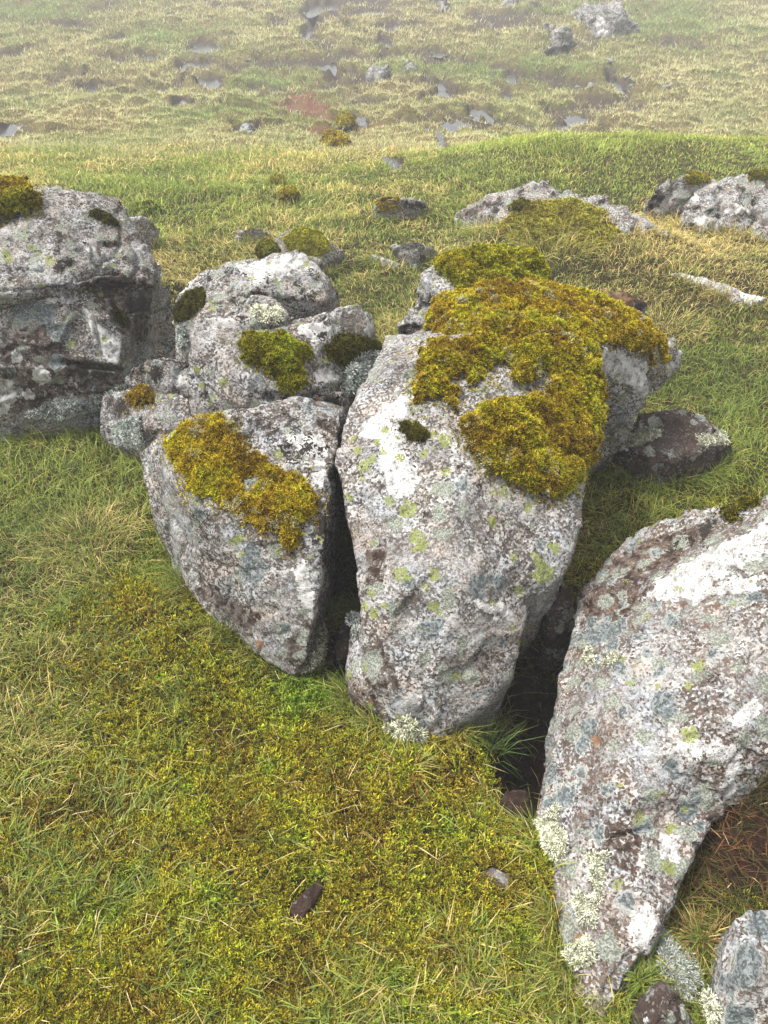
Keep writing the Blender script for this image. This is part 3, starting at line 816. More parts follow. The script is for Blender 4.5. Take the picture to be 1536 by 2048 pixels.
I_ = rock('rock', 'small crusted rock in the gap between the left boulder and the square block', 'rock', [
    [(252, 760, .24), (265, 722, .32), (330, 706, .36), (385, 716, .36), (385, 790, .24), (262, 792, .18)],
], M_SPECK, vox=.008, smooth=6, masks=[('black', [(312, 745, 16)]), ('white', [[(345, 750), (385, 740), (385, 780), (350, 780)]])])
J = rock('rock', 'knobbly grey rock with one brown moss tuft, low down behind the tapering boulder', 'rock', [
    [(202, 865, .08), (222, 888, .05), (280, 908, .05), (208, 792, .21), (250, 776, .26), (312, 778, .29), (380, 800, .30), (385, 870, .2), (300, 850, .2), (230, 850, .14)],
], M_SPECK, vox=.007, smooth=4, facet=(.010, 8), amp=(.008, .006, .003), masks=[('black', [[(215, 800), (250, 800), (255, 830), (225, 830)], [(250, 790), (310, 795), (300, 815), (255, 815)]])])
cushion(J, [[(252, 795), (283, 768), (314, 785), (308, 806), (262, 812)]], GOLD_MOSS[:5], thick=.03)
lichen(J, [[(225, 850), (285, 830), (290, 900), (235, 890)]], pal=GREY_LICHEN, thick=.01)

K = rock('rock', 'low dark brown rock in the grass right of the mossy slab', 'rock', [
    [(1222, 892, .08), (1276, 826, .19), (1338, 812, .2), (1415, 843, .135), (1465, 862, .1), (1476, 890, .06), (1458, 918, .03), (1400, 962, .0), (1290, 972, .0), (1235, 930, .04), (1300, 915, .13), (1400, 900, .13)],
], M_DARK, vox=.007, smooth=3, facet=(.03, 6), amp=(.010, .009, .004), masks=[('white', [(1448, 862, 10), (1245, 890, 14)]), ('orange', [(1430, 850, 10)])])
lichen(K, [[(1240, 880), (1290, 850), (1330, 860), (1300, 890), (1250, 900)], [(1390, 870), (1450, 860), (1460, 890), (1400, 900)]], thick=.005, dens=26000, size=.0055)

L = rock('boulder', 'long brown lichen mottled boulder filling the lower right edge', 'boulder', [
    {'p': [(1536, 984, .52), (1416, 1016, .43), (1376, 1030, .40), (1285, 1056, .31), (1226, 1112, .22), (1166, 1174, .20), (1168, 1212, .20), (1182, 1272, .20), (1178, 1324, .19), (1158, 1397, .165), (1137, 1470, .13), (1104, 1559, .09), (1074, 1630, .07),
           (1082, 1660, .05), (1536, 1060, .53), (1320, 1195, .37), (1240, 1270, .30), (1400, 1270, .39), (1536, 1290, .44), (1536, 1517, .25), (1490, 1532, .22), (1459, 1585, .19), (1417, 1640, .15), (1220, 1640, .17), (1250, 1450, .26),
           (1720, 1000, .56), (1800, 1250, .5), (1800, 1500, .22), (1420, 1450, .3)], 'shrink': .93, 'back': .0},
    {'p': [(1078, 1640, .06), (1132, 1732, .04), (1152, 1814, .03), (1126, 1912, .02), (1148, 1972, .01), (1200, 2030, .01), (1236, 2012, .02), (1156, 2000, .01), (1248, 1975, .04), (1270, 1890, .07), (1313, 1835, .10), (1365, 1750, .12), (1420, 1645, .16), (1220, 1650, .17), (1215, 1850, .09)], 'back': .0, 'shrink': .92},
], M_BROWN, vox=.0055, smooth=4, facet=(.012, 7), amp=(.009, .007, .004), crack=(.007, 3.2), base=-.1, grooves=[([(1362, 1250), (1374, 1205), (1440, 1182), (1540, 1192)], 6, .016), ([(1150, 1215), (1250, 1205), (1340, 1185), (1420, 1120), (1530, 1060)], 7, .010), ([(1330, 1640), (1212, 1680), (1195, 1760), (1185, 1860)], 6, .014), ([(1400, 1350), (1440, 1365)], 8, .014), ([(1230, 1255), (1330, 1265), (1365, 1250)], 5, .010), ([(1300, 1700), (1310, 1790)], 5, .008)], masks=[
    ('white', [[(1290, 1195), (1345, 1140), (1420, 1092), (1540, 1032), (1540, 1112), (1450, 1150), (1400, 1195), (1340, 1205)], [(1376, 1200), (1440, 1160), (1515, 1150), (1515, 1190), (1440, 1185), (1395, 1215)], [(1262, 1842), (1298, 1810), (1314, 1830), (1308, 1870), (1288, 1892), (1266, 1888)],
               [(1310, 1668), (1362, 1670), (1362, 1722), (1322, 1715)], [(1455, 1440), (1510, 1395), (1528, 1415), (1480, 1452)], [(1358, 1492), (1402, 1480), (1398, 1512), (1360, 1512)], [(1412, 1495), (1480, 1480), (1480, 1510), (1440, 1530)], [(1455, 1530), (1490, 1510), (1470, 1585), (1450, 1590)]]),
    ('brown', [[(1150, 1168), (1228, 1110), (1340, 1060), (1410, 1055), (1340, 1140), (1280, 1200), (1250, 1250), (1170, 1260)], [(1200, 1640), (1290, 1660), (1260, 1740), (1200, 1710)]]),
    ('black', [[(1410, 1040), (1450, 1030), (1420, 1080), (1340, 1120), (1330, 1100)], (1408, 1690, 14), (1390, 1735, 14), (1425, 1360, 14)]),
    ('blue', [(1192, 1262, 24), (1218, 1255, 18), (1180, 1455, 12), (1112, 1560, 18), (1130, 1590, 18), (1180, 1588, 14), (1385, 1590, 18), (1375, 1620, 16), (1330, 1415, 16), (1250, 1335, 10), (1170, 1620, 16), (1100, 1600, 14)]),
    ('yellow', [(1380, 1468, 17), (1394, 1335, 13), (1375, 1370, 7), (1280, 1638, 12), (1344, 1655, 11), (1242, 1570, 6), (1316, 1370, 5), (1465, 1205, 6)]),
    ('orange', [(1190, 1700, 16), (1190, 1480, 12), (1160, 1515, 10), (1240, 1530, 8), (1160, 1880, 10)])])
cushion(L, [[(1436, 1030), (1500, 988), (1526, 990), (1515, 1012), (1460, 1048)]], DARK_MOSS, thick=.02)
lichen(L, [[(1072, 1640), (1100, 1640), (1112, 1600), (1122, 1650), (1142, 1710), (1122, 1735), (1085, 1690)]], thick=.014, size=.0065, dens=140000)
lichen(L, [[(1175, 1712), (1212, 1705), (1205, 1790), (1190, 1860), (1160, 1850), (1140, 1800), (1155, 1780), (1180, 1790)]], thick=.008, size=.006, dens=120000, label='broad flat crust of pale lichen')
lichen(L, [[(1128, 1905), (1185, 1868), (1195, 1925), (1140, 1945)]], thick=.014, size=.0065, dens=140000)
lichen(L, [[(1158, 1320), (1178, 1290), (1192, 1300), (1186, 1335)], [(1200, 1330), (1225, 1306), (1250, 1312), (1225, 1335)]], thick=.006, size=.006)

M = rock('rock', 'blue-grey mottled rock in the bottom right corner', 'rock', [
    [(1436, 1965, .06), (1470, 1838, .12), (1502, 1814, .13), (1536, 1816, .13), (1640, 1830, .1), (1440, 2060, .04), (1650, 2100, .02), (1500, 1950, .16), (1445, 2010, .06)],
], M_BROWN, vox=.005, smooth=6, facet=(.006, 14), amp=(.005, .004, .002), masks=[('blue', [[(1486, 1850), (1520, 1838), (1528, 1930), (1505, 1985), (1470, 1985), (1440, 1970), (1480, 1930)], [(1460, 2000), (1500, 2020), (1500, 2060), (1460, 2050)]]), ('orange', [(1510, 1828, 12)])])
lichen(M, [[(1388, 2020), (1410, 1985), (1440, 1985), (1440, 2060), (1390, 2060)]], thick=.012, size=.009, dens=80000)
Nn_ = rock('rock', 'small purplish pointed stone at the bottom edge beside the pale lichen clump', 'rock', [
    [(1322, 1960, .08), (1292, 1990, .06), (1266, 2033, .02), (1262, 2070, .0), (1366, 2004, .07), (1395, 2060, .03), (1330, 2040, .09)],
], M_DARK, vox=.004, smooth=5, facet=(.006, 18), amp=(.004, .003, .002), masks=[('white', [(1290, 2045, 14)])])

# stones lying in the turf in front
rock('stone', 'long dark stone half buried in the foreground turf', 'stone', [[(572, 1840, .010), (590, 1800, .035), (612, 1776, .052), (640, 1758, .042), (648, 1774, .030), (622, 1816, .040), (600, 1846, .014)]], M_CLOD, vox=.003, smooth=5, amp=(.002, .002, .001), crack=None, facet=(.004, 30), base=-.05)
rock('stone', 'flat pale grey stone in the moss left of the long brown boulder', 'stone', [[(948, 1752, .02), (985, 1736, .03), (1024, 1752, .03), (1026, 1782, .02), (990, 1785, .015)]], M_FAR, vox=.004, smooth=5, amp=(.002, .002, .001), crack=None, facet=(.004, 30), base=-.05)
rock('stone', 'dark angular stone in the shaded hollow under the boulders', 'stone', [[(1000, 1600, .02), (1010, 1580, .05), (1050, 1576, .05), (1066, 1590, .04), (1062, 1630, .0), (1010, 1630, .0)]], M_CLOD, vox=.004, smooth=5, amp=(.003, .003, .001), crack=None, facet=(.004, 30), base=-.1)
rock('stone', 'blackish stone jammed in the gap right of the middle boulder', 'stone', [[(1090, 1200, .16), (1120, 1160, .22), (1152, 1170, .2), (1152, 1250, .08), (1100, 1280, .05)]], M_DARK, vox=.006, smooth=6, amp=(.006, .005, .002))
rock('stone', 'stone coloured dark as shade in the crack between the two front boulders', 'stone', [[(665, 1290, .0), (690, 1240, .04), (716, 1240, .05), (716, 1310, .0), (670, 1325, .0)]], M_DARK, vox=.006, smooth=6, amp=(.006, .005, .002))  # dark material puts the shade of the crack into the stone's colour

# ------------------------------------------------------------------ rocks behind
T = rock('rock', 'grey pitted rock breaking out of the mossy hummock on the right', 'rock', [
    [(903, 432, .06), (958, 398, .20), (1003, 384, .27), (1048, 368, .33), (1088, 366, .33), (1122, 372, .31), (1152, 396, .25), (1185, 412, .22), (950, 474, .03), (975, 472, .08), (1000, 430, .22), (1130, 430, .23), (1080, 490, .13), (1240, 450, .19), (1255, 490, .12), (1180, 510, .10), (1040, 505, .08)],
], M_PALE, vox=.012, smooth=2, facet=(.034, 4), amp=(.018, .012, .005), masks=[('brown', [[(905, 432), (965, 400), (985, 400), (960, 440)]]), ('black', [[(970, 408), (1000, 396), (1010, 410), (980, 416)], (990, 420, 8), (985, 438, 9), (1040, 384, 8), (1108, 388, 7), (980, 455, 7)])])
cushion(T, [[(1014, 410), (1040, 402), (1064, 408), (1058, 440), (1020, 440)]], GREEN_MOSS, thick=.05, dens=15000, size=.009)
cushion(T, [[(1062, 408), (1150, 402), (1215, 432), (1258, 470), (1200, 525), (1030, 520), (960, 482), (1003, 445)]], [(.20, .15, .03), (.28, .24, .035), (.34, .31, .04), (.38, .37, .04)], thick=.04, dens=17000, size=.012)
rock('rock', 'pale sloping rib of rock on the right flank of the mossy hummock', 'rock', [
    [(1150, 400, .26), (1180, 398, .28), (1218, 402, .28), (1250, 430, .25), (1298, 450, .21), (1348, 472, .15), (1334, 486, .12), (1286, 490, .13), (1232, 462, .19), (1190, 424, .24)]], M_PALE, vox=.011, smooth=2, facet=(.034, 4.5), amp=(.014, .012, .005), masks=[('black', [(1298, 466, 12), (1206, 402, 10)])])
V1 = rock('rock', 'dark knobbly rock with a moss cap, left end of the outcrop at the right edge', 'rock', [
    [(1286, 425, .06), (1290, 405, .14), (1314, 371, .24), (1362, 352, .30), (1390, 345, .32), (1428, 362, .26), (1436, 380, .2), (1400, 420, .1), (1340, 445, .0), (1300, 440, .02)]], M_PALE, vox=.011, smooth=2, facet=(.034, 4.5), amp=(.022, .014, .005), masks=[('black', [[(1290, 400), (1320, 375), (1330, 400), (1300, 430)]])])
cushion(V1, [[(1364, 358), (1388, 342), (1428, 360), (1400, 374), (1372, 374)]], YELLOW_MOSS, thick=.03, dens=15000, size=.009)
V2 = rock('rock', 'broad pale rock of the outcrop at the right edge, cut by the picture border', 'rock', [
    [(1356, 420, .12), (1380, 385, .22), (1432, 372, .24), (1478, 366, .26), (1514, 343, .34), (1600, 340, .36), (1700, 380, .3), (1536, 490, .04), (1440, 478, .04), (1358, 466, .04), (1352, 440, .06), (1700, 500, .0), (1480, 420, .2)]], M_PALE, grooves=[([(1432, 375), (1440, 420), (1420, 475)], 4, .04), ([(1478, 368), (1500, 420), (1536, 450)], 4, .04), ([(1370, 420), (1440, 425), (1520, 400)], 4, .03)], vox=.012, smooth=2, facet=(.034, 4), amp=(.024, .014, .005), masks=[('black', spots([(1360, 420), (1400, 380), (1536, 370), (1536, 470), (1370, 460)], 30, 2, 8)), ('white', [[(1440, 420), (1480, 405), (1500, 425), (1460, 432)], (1400, 440, 12), (1390, 395, 10)])])
cushion(V2, [[(1488, 352), (1514, 340), (1560, 342), (1540, 362), (1500, 364)]], GREEN_MOSS, thick=.03, dens=15000, size=.009)
rock('rock', 'thin white crusted ridge of rock in the brown grass at the right', 'rock', [
    [(1322, 541, .13), (1388, 553, .14), (1468, 578, .13), (1534, 594, .14), (1528, 602, .12), (1500, 612, .10), (1486, 598, .12), (1390, 564, .12), (1330, 548, .12)]], M_PALE, vox=.009, smooth=4, amp=(.010, .008, .004), masks=[('white', [[(1330, 540), (1400, 552), (1440, 562), (1400, 568)], [(1480, 580), (1536, 592), (1500, 622), (1480, 598)]])])
rock('rock', 'orange-brown rock with dark moss behind the right end of the slab', 'rock', [
    [(1196, 605, .38), (1200, 588, .42), (1248, 579, .42), (1300, 606, .36), (1302, 640, .28), (1264, 642, .28), (1210, 630, .34)]], M_DARK, vox=.008, smooth=5, amp=(.010, .008, .004), masks=[('orange', [[(1205, 590), (1250, 582), (1275, 600), (1255, 625), (1215, 615)]]), ('white', [(1300, 632, 6)])])
rock('stone', 'rounded grey stone alone in the grass above the yellow mossed block', 'stone', [
    [(776, 512, .02), (782, 497, .08), (805, 482, .15), (843, 482, .15), (872, 495, .1), (886, 508, .04), (860, 522, .02), (832, 536, .0), (815, 520, .04)]], M_GREY, vox=.009, smooth=6, amp=(.010, .008, .003), masks=[('black', [[(832, 515), (852, 508), (850, 530), (832, 538)]])])
rock('stone', 'small tan stone lying just left of the rounded grey stone', 'stone', [[(733, 520, .02), (745, 508, .05), (772, 514, .04), (800, 530, .04), (800, 545, .0), (750, 535, .0)]], M_FAR, vox=.008, smooth=4, amp=(.006, .006, .003), crack=None)
CC = rock('rock', 'flat dark rock with an orange moss cap in the green turf at centre', 'rock', [
    [(748, 428, .02), (752, 404, .12), (775, 394, .16), (810, 396, .15), (850, 405, .1), (874, 418, .04), (868, 428, .0), (800, 432, .0)]], M_PALE, vox=.010, smooth=4, facet=(.012, 6), amp=(.012, .010, .004), masks=[('black', [[(800, 398), (850, 408), (860, 420), (810, 415)]])])
cushion(CC, [[(748, 404), (775, 393), (800, 398), (803, 422), (755, 428)]], [(.34, .22, .02), (.48, .36, .03), (.52, .44, .04)], thick=.03, dens=15000, size=.009)
DD = rock('rock', 'hump of rock wrapped in green moss behind the white topped ridge', 'rock', [
    [(535, 500, .08), (556, 474, .15), (590, 460, .21), (640, 462, .21), (668, 484, .15), (688, 508, .08), (640, 525, .1), (560, 515, .1)]], M_SPECK, vox=.009, smooth=5, facet=(.008, 6), amp=(.016, .010, .004))
cushion(DD, [[(562, 478), (592, 456), (636, 460), (658, 484), (664, 500), (640, 515), (575, 508)]], [(.16, .14, .015), (.26, .24, .02), (.36, .34, .03), (.42, .40, .03)], thick=.025, dens=22000, size=.008, lump=9, holes=[[(640, 462), (655, 466), (668, 485), (658, 484)]])
rock('rock', 'low grey stone with a little moss left of the green mossed hump', 'rock', [[(464, 475, .05), (478, 456, .12), (510, 449, .15), (535, 460, .12), (562, 476, .08), (550, 485, .03), (490, 485, .03)]], M_PALE, vox=.009, smooth=4, amp=(.012, .010, .004))
mh = rock('rock', 'small stone under a rounded moss cushion in front of the white topped ridge and hump', 'rock', [[(515, 500, .1), (530, 485, .16), (555, 488, .16), (565, 510, .1), (540, 520, .08)]], M_SPECK, vox=.009, smooth=4, facet=None, amp=(.008, .006, .003))
cushion(mh, [(535, 500, 24)], GREEN_MOSS, thick=.03, dens=20000)
rock('rock', 'pale jagged stone just behind the massive left boulder', 'rock', [[(244, 455, .14), (258, 438, .2), (285, 432, .22), (312, 445, .15), (320, 458, .1), (290, 470, .05), (250, 480, .05)]], M_PALE, vox=.009, smooth=3, amp=(.012, .012, .004))
GG = rock('mossy_stone', 'round golden moss hummock standing alone in the far green turf', 'moss hummock', [[(554, 398, .03), (562, 384, .09), (578, 380, .10), (596, 388, .07), (600, 396, .03), (575, 404, .0)]], M_DARK, vox=.009, smooth=5, facet=None, amp=(.006, .006, .003))
cushion(GG, [(577, 388, 24)], [(.40, .30, .03), (.52, .44, .04), (.55, .52, .05)], thick=.03, dens=15000, size=.008)
g2 = rock('mossy_stone', 'flat brown moss hummock above the golden one in the far turf', 'moss hummock', [[(530, 366, .0), (545, 354, .06), (565, 353, .06), (578, 366, .02), (555, 375, .0)]], M_DARK, vox=.010, smooth=5, facet=None, amp=(.006, .006, .003))
cushion(g2, [(555, 362, 26)], [(.30, .24, .04), (.40, .36, .05)], thick=.015, dens=12000, size=.010)
g3 = rock('mossy_stone', 'low mossy stone in the turf right of the massive left boulder', 'moss hummock', [[(266, 418, .0), (280, 410, .05), (305, 408, .06), (324, 414, .03), (295, 424, .0)]], M_DARK, vox=.010, smooth=5, facet=None, amp=(.006, .006, .003))
cushion(g3, [(292, 414, 30)], GREEN_MOSS[:5], thick=.02, dens=12000, size=.010)
rock('stone', 'tiny white stone in the grass by the corner of the massive left boulder', 'stone', [[(304, 533, .2), (310, 524, .24), (322, 526, .24), (324, 536, .2), (312, 542, .16)]], M_PALE, vox=.007, smooth=3, amp=(.004, .004, .002), crack=None, masks=[('white', [(314, 532, 20)])])

# ------------------------------------------------------------------ outcrops and stones out on the bog
def far_rock(label, pts, name='outcrop', cat='outcrop', mat=None, vox=.03, masks=(), amp=(.06, .05, .02)):
    """pts: (u, v of the foot line, rise above the ground in metres)"""
    P = []
    for (u, v, dv) in pts:
        b = hit_base(u, v)
        dist = np.linalg.norm(b - np.array([0, 0, CAM_H]))
        P.append(('w', b[0], b[1], b[2] + dv * dist / F * .82))
    zb = min(q[3] for q in P) - .4
    return rock(name, label, cat, [P], mat or M_FAR, vox=vox, smooth=1, amp=amp, facet=(amp[0] * 2.2, 2.4), crack=(.05, 1.1), base=zb, masks=masks, shrink=1.0)


o1 = far_rock('dark craggy outcrop streaked white, nearer of the two on the misty slope', [(1088, 111, 4), (1096, 108, 22), (1112, 106, 40), (1124, 106, 50), (1134, 106, 46), (1144, 106, 24), (1153, 103, 6), (1120, 114, 4), (1140, 100, 10), (1100, 100, 10)],
              masks=[('black', [[(1085, 95), (1150, 90), (1150, 112), (1090, 115)]])])
far_rock('jagged outcrop with a white face, farther of the two on the misty slope', [(1192, 74, 4), (1198, 72, 40), (1206, 70, 34), (1218, 74, 10), (1228, 70, 46), (1240, 70, 42), (1262, 70, 26), (1278, 68, 6), (1230, 78, 2), (1150, 42, 22), (1170, 42, 28), (1140, 44, 2)],
         masks=[('white', [[(1192, 30), (1208, 36), (1220, 74), (1192, 74)]])], vox=.035)
far_rock('low ridge of pale stones left of the two outcrops', [(1082, 66, 2), (1092, 64, 12), (1105, 62, 10), (1116, 64, 3)], vox=.03)
far_rock('pale slab of rock lying in the middle of the bog', [(736, 158, 2), (745, 152, 12), (760, 148, 14), (776, 146, 16), (783, 144, 6), (760, 160, 2)], vox=.025, amp=(.04, .03, .01))
far_rock('crumbled rock right beside the pale slab in the bog', [(803, 136, 6), (812, 134, 12), (822, 134, 10), (834, 142, 3), (815, 144, 2)], vox=.025, amp=(.04, .03, .01))
far_rock('pale boulder near the top edge, right of the grey stream', [(872, 22, 4), (880, 20, 10), (892, 18, 10), (904, 22, 4), (890, 26, 1)], vox=.03)
far_rock('low pale boulder at the top edge in the mist', [(1000, 16, 3), (1012, 14, 9), (1030, 14, 8), (1040, 18, 2)], vox=.03)
far_rock('grey stone on the shore of a puddle below the dark grass patch', [(478, 266, 2), (488, 260, 10), (498, 260, 8), (506, 266, 2)], name='stone', cat='stone', vox=.02, amp=(.02, .02, .01))
moss_far = far_rock('round yellow moss hummock below the red earth patch', [(680, 248, 4), (686, 246, 10), (694, 246, 11), (704, 248, 5), (692, 254, 1)], name='mossy_stone', cat='moss hummock', vox=.02, amp=(.02, .02, .01))
cushion(moss_far, [(692, 244, 26)], YELLOW_MOSS, thick=.05, dens=3500, size=.022, edge=.05)
moss_far2 = far_rock('orange moss hummock on the slope just below the red earth', [(650, 290, 3), (660, 288, 12), (676, 288, 10), (690, 292, 3), (670, 298, 1)], name='mossy_stone', cat='moss hummock', vox=.02, amp=(.02, .02, .01))
cushion(moss_far2, [(668, 284, 30)], GOLD_MOSS, thick=.05, dens=3500, size=.022, edge=.05)

# loose pale stones scattered on the bog: a few shapes, many copies
STONES = [(412, 141, 10), (515, 107, 9), (498, 122, 14), (325, 180, 6), (28, 458 / 2, 14), (42, 204, 8), (12, 232, 8), (688, 34, 7), (708, 78, 10), (694, 74, 6), (626, 50, 6), (790, 46, 8), (840, 58, 12), (872, 56, 10), (882, 40, 8), (664, 120, 6),
          (592, 216, 12), (608, 206, 6), (645, 226, 8), (556, 200, 8), (940, 228, 14), (950, 240, 8), (868, 262, 14), (700, 234, 7), (690, 284, 16), (704, 284, 8), (1222, 132, 14), (1182, 176, 16), (1156, 172, 10), (1330, 186, 16),
          (1252, 164, 10), (1262, 170, 12), (1050, 132, 8), (995, 98, 8), (1076, 198, 6), (1082, 184, 8), (1160, 54, 14), (985, 48, 7), (1110, 264, 7), (1010, 200, 8), (660, 240, 7), (648, 322, 10), (388, 208, 8), (1480, 190, 6), (206, 56, 8), (340, 30, 8), (218, 28, 8), (470, 20, 10)]
protos = []
for k in range(4):
    m0 = bmesh.new(); bmesh.ops.create_icosphere(m0, subdivisions=3, radius=1)
    V = np.array([v.co[:] for v in m0.verts]); Ft = np.array([[v.index for v in f.verts] for f in m0.faces]); m0.free()
    V = V * (1 + .55 * fbm(V + k * 9.1, .9, 3, 200 + k))[:, None] * np.array([1, .75, .55])
    me = new_mesh('stone', V, Ft); me.materials.append(M_FAR)
    for a in ('crust_shade_a', 'crust_b'):
        cz = np.zeros((len(V), 3))
        if a == 'crust_shade_a': cz[:, 0] = np.clip(.35 + .5 * fbm(V, 1.5, 2, 210 + k), 0, 1)
        set_col(me, a, cz)
    protos.append(me)
WHERE = []
for k, (u, v, w) in enumerate(STONES):
    b = hit_base(u, v); dist = np.linalg.norm(b - np.array([0, 0, CAM_H])); r = w * .5 / F * dist
    o = bpy.data.objects.new('stone', protos[k % 4]); C.objects.link(o)
    z = float(ground_z(np.array([b[0]]), np.array([b[1]]))[0])
    o.location = (b[0], b[1], z + r * .3); o.scale = (r, r, r); o.rotation_euler = (random.uniform(-.3, .3), random.uniform(-.3, .3), random.uniform(0, 6.28))
    tag(o, 'small pale stone scattered among the grass and puddles of the bog', 'stone', 'loose stones on the bog')

# ------------------------------------------------------------------ vegetation
def bvh():
    Vs, Fs, k = [], [], 0
    for R in ROCKS:
        Vs.append(R.V); Fs.append(R.F + k); k += len(R.V)
    V = np.concatenate(Vs); Fq = np.concatenate(Fs)
    return BVHTree.FromPolygons([tuple(q) for q in V.tolist()], Fq.tolist(), all_triangles=False)


TREE = bvh()
RB = [(R.V[:, 0].min() - .01, R.V[:, 0].max() + .01, R.V[:, 1].min() - .01, R.V[:, 1].max() + .01) for R in ROCKS]
UP = Vector((0, 0, 1))


def clear(x, y, z):
    """0 inside a rock, else the free height above the ground"""
    r = np.full(len(x), 9.0)
    cand = np.zeros(len(x), dtype=bool)
    for (a, b, c, d) in RB: cand |= (x > a) & (x < b) & (y > c) & (y < d)
    for i in np.nonzero(cand)[0]:
        h = TREE.ray_cast(Vector((x[i], y[i], z[i] + .004)), UP)
        if h[0] is not None:
            r[i] = 0 if h[1].z > 0 else h[3]
    return r


def scatter(n, y0, y1, power=2.0):
    """points in the wedge in front of the camera, density falling as 1/y^power of the distance"""
    t = rng.random(n)
    if abs(power - 2) < 1e-6: y = y0 * (y1 / y0) ** t
    else: y = (y0 ** (2 - power) + t * (y1 ** (2 - power) - y0 ** (2 - power))) ** (1 / (2 - power))
    w = .66 * y + .48
    x = (rng.random(n) * 2 - 1) * w
    side = rng.random(n) < .30                       # the turf goes on, a little thinner, to both sides
    x = np.where(side, np.sign(x) * (w + rng.random(n) * (.30 * y + .9)), x)
    return x, y


def blades(P, H, Wd, lean, colr, bend=.6, two=True):
    """bent grass blades: root P, height H, width Wd, lean vectors (horizontal)"""
    n = len(P)
    up = np.array([0, 0, 1.0])
    dirn = up + lean
    dirn /= np.linalg.norm(dirn, axis=1)[:, None]
    side = np.cross(lean + rng.normal(0, .25, (n, 3)) * np.array([1, 1, 0]) + 1e-4, up)
    side /= np.linalg.norm(side, axis=1)[:, None] + 1e-9
    tip = P + dirn * H[:, None] + lean * (H * bend)[:, None] - up * (H * .25 * np.minimum(np.linalg.norm(lean, axis=1), 1.5))[:, None]
    tip[:, 2] = np.maximum(tip[:, 2], P[:, 2] + .006)
    w = side * (Wd * .5)[:, None]
    root = colr * .5  # shade low in the grass painted into the blade: dark root, bright tip
    if two:
        mid = P + dirn * (H * .55)[:, None]
        V = np.stack([P - w * .8, P + w * .8, mid - w, mid + w, tip], 1).reshape(-1, 3)
        i = (np.arange(n) * 5)[:, None]
        T = np.concatenate([i + [0, 1, 3], i + [0, 3, 2], i + [2, 3, 4]])
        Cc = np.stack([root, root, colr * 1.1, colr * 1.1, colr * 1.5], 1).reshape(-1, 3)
    else:
        V = np.stack([P - w, P + w, tip], 1).reshape(-1, 3)
        T = np.arange(3 * n).reshape(-1, 3)
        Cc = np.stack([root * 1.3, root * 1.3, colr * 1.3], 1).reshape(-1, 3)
    return V, T, Cc


GREEN = np.array([.145, .205, .036]); LIME = np.array([.28, .31, .055]); OLIVE = np.array([.27, .25, .05])
STRAW = np.array([.58, .46, .19]); TAN = np.array([.43, .29, .11]); DEEP = np.array([.07, .125, .027]); RUSSET = np.array([.26, .11, .04])


def blob(x, y, u, v, r, z=0):
    p = W(u, v, z)
    return np.exp(-((x - p[0]) ** 2 + (y - p[1]) ** 2) / r ** 2)


def straw_field(x, y):
    s = .40 + .55 * n2(x, y, 1.1, 3, 51) + .4 * n2(x, y, 5, 2, 52)
    s = s + .35 * blob(x, y, 130, 1130, .30) + .25 * blob(x, y, 60, 1480, .30) - .45 * blob(x, y, 120, 890, .42) - .3 * blob(x, y, 250, 930, .2)
    s = s - .30 * blob(x, y, 1400, 780, .55) - .2 * blob(x, y, 1250, 1010, .3) + .3 * blob(x, y, 1380, 620, .4) + .35 * blob(x, y, 1420, 500, .8) + .3 * blob(x, y, 1430, 1740, .2)
    s = s - .45 * sstep(.3, .9, x) * sstep(5.4, 6.4, y) * sstep(9, 7.8, y) - .35 * blob(x, y, 780, 600, .5) - .2 * sstep(4.5, 6, y) * sstep(7.4, 6.6, y)
    s = s + .45 * blob(x, y, 1470, 1720, .16) - .5 * blob(x, y, 620, 1360, .12) + .15 * blob(x, y, 780, 1800, .3) - .25 * blob(x, y, 1050, 1900, .12)
    return s


def moss_field(x, y):
    m = .42 + .5 * n2(x, y, 1.6, 3, 61) + .25 * n2(x, y, 7, 2, 62)
    m = m + .75 * blob(x, y, 330, 1260, .25) + .8 * blob(x, y, 700, 1500, .36) + .8 * blob(x, y, 1080, 1760, .15) + .5 * blob(x, y, 420, 1750, .45) + .35 * blob(x, y, 850, 1650, .2)
    m = m - .7 * blob(x, y, 120, 1080, .35) - .6 * blob(x, y, 150, 900, .5) - .35 * blob(x, y, 60, 1450, .2) - .9 * blob(x, y, 285, 1772, .045) - .9 * blob(x, y, 640, 1700, .04)
    return m * sstep(2.6, 1.9, y) + sstep(1.9, 2.6, y) * (.05 + .5 * n2(x, y, 1.6, 3, 61))


def blade_colour(x, y, n):
    s = straw_field(x, y)
    r = rng.random(n)
    green = lerp3(np.tile(GREEN, (n, 1)), LIME, np.clip(.45 + .6 * n2(x, y, 2.2, 2, 55) + rng.normal(0, .25, n), 0, 1))
    green = lerp3(green, DEEP, (rng.random(n) < .15) * .8)
    green = lerp3(green, np.array([.33, .38, .075]), .55 * np.clip(.6 + .9 * n2(x, y, 2.5, 2, 69), 0, 1) * sstep(.3, .9, x) * sstep(5.4, 6.4, y) * sstep(9, 8, y))
    dry = lerp3(np.tile(STRAW, (n, 1)), TAN, np.clip(.35 + rng.normal(0, .3, n), 0, 1))
    dry = lerp3(dry, OLIVE, np.clip(rng.normal(.35, .35, n), 0, .9))
    dry[rng.random(n) < .03] = RUSSET
    isdry = r < np.clip(s - .26 * sstep(3.2, 2.2, y), .06, .92)
    c = np.where(isdry[:, None], dry, green)
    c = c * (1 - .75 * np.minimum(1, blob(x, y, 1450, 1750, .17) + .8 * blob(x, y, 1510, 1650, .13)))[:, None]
    return c * ((.55 + .95 * rng.random(n)) * (1 + .35 * sstep(2.8, 6, y) - .15 * sstep(2.6, 1.9, y)))[:, None], isdry


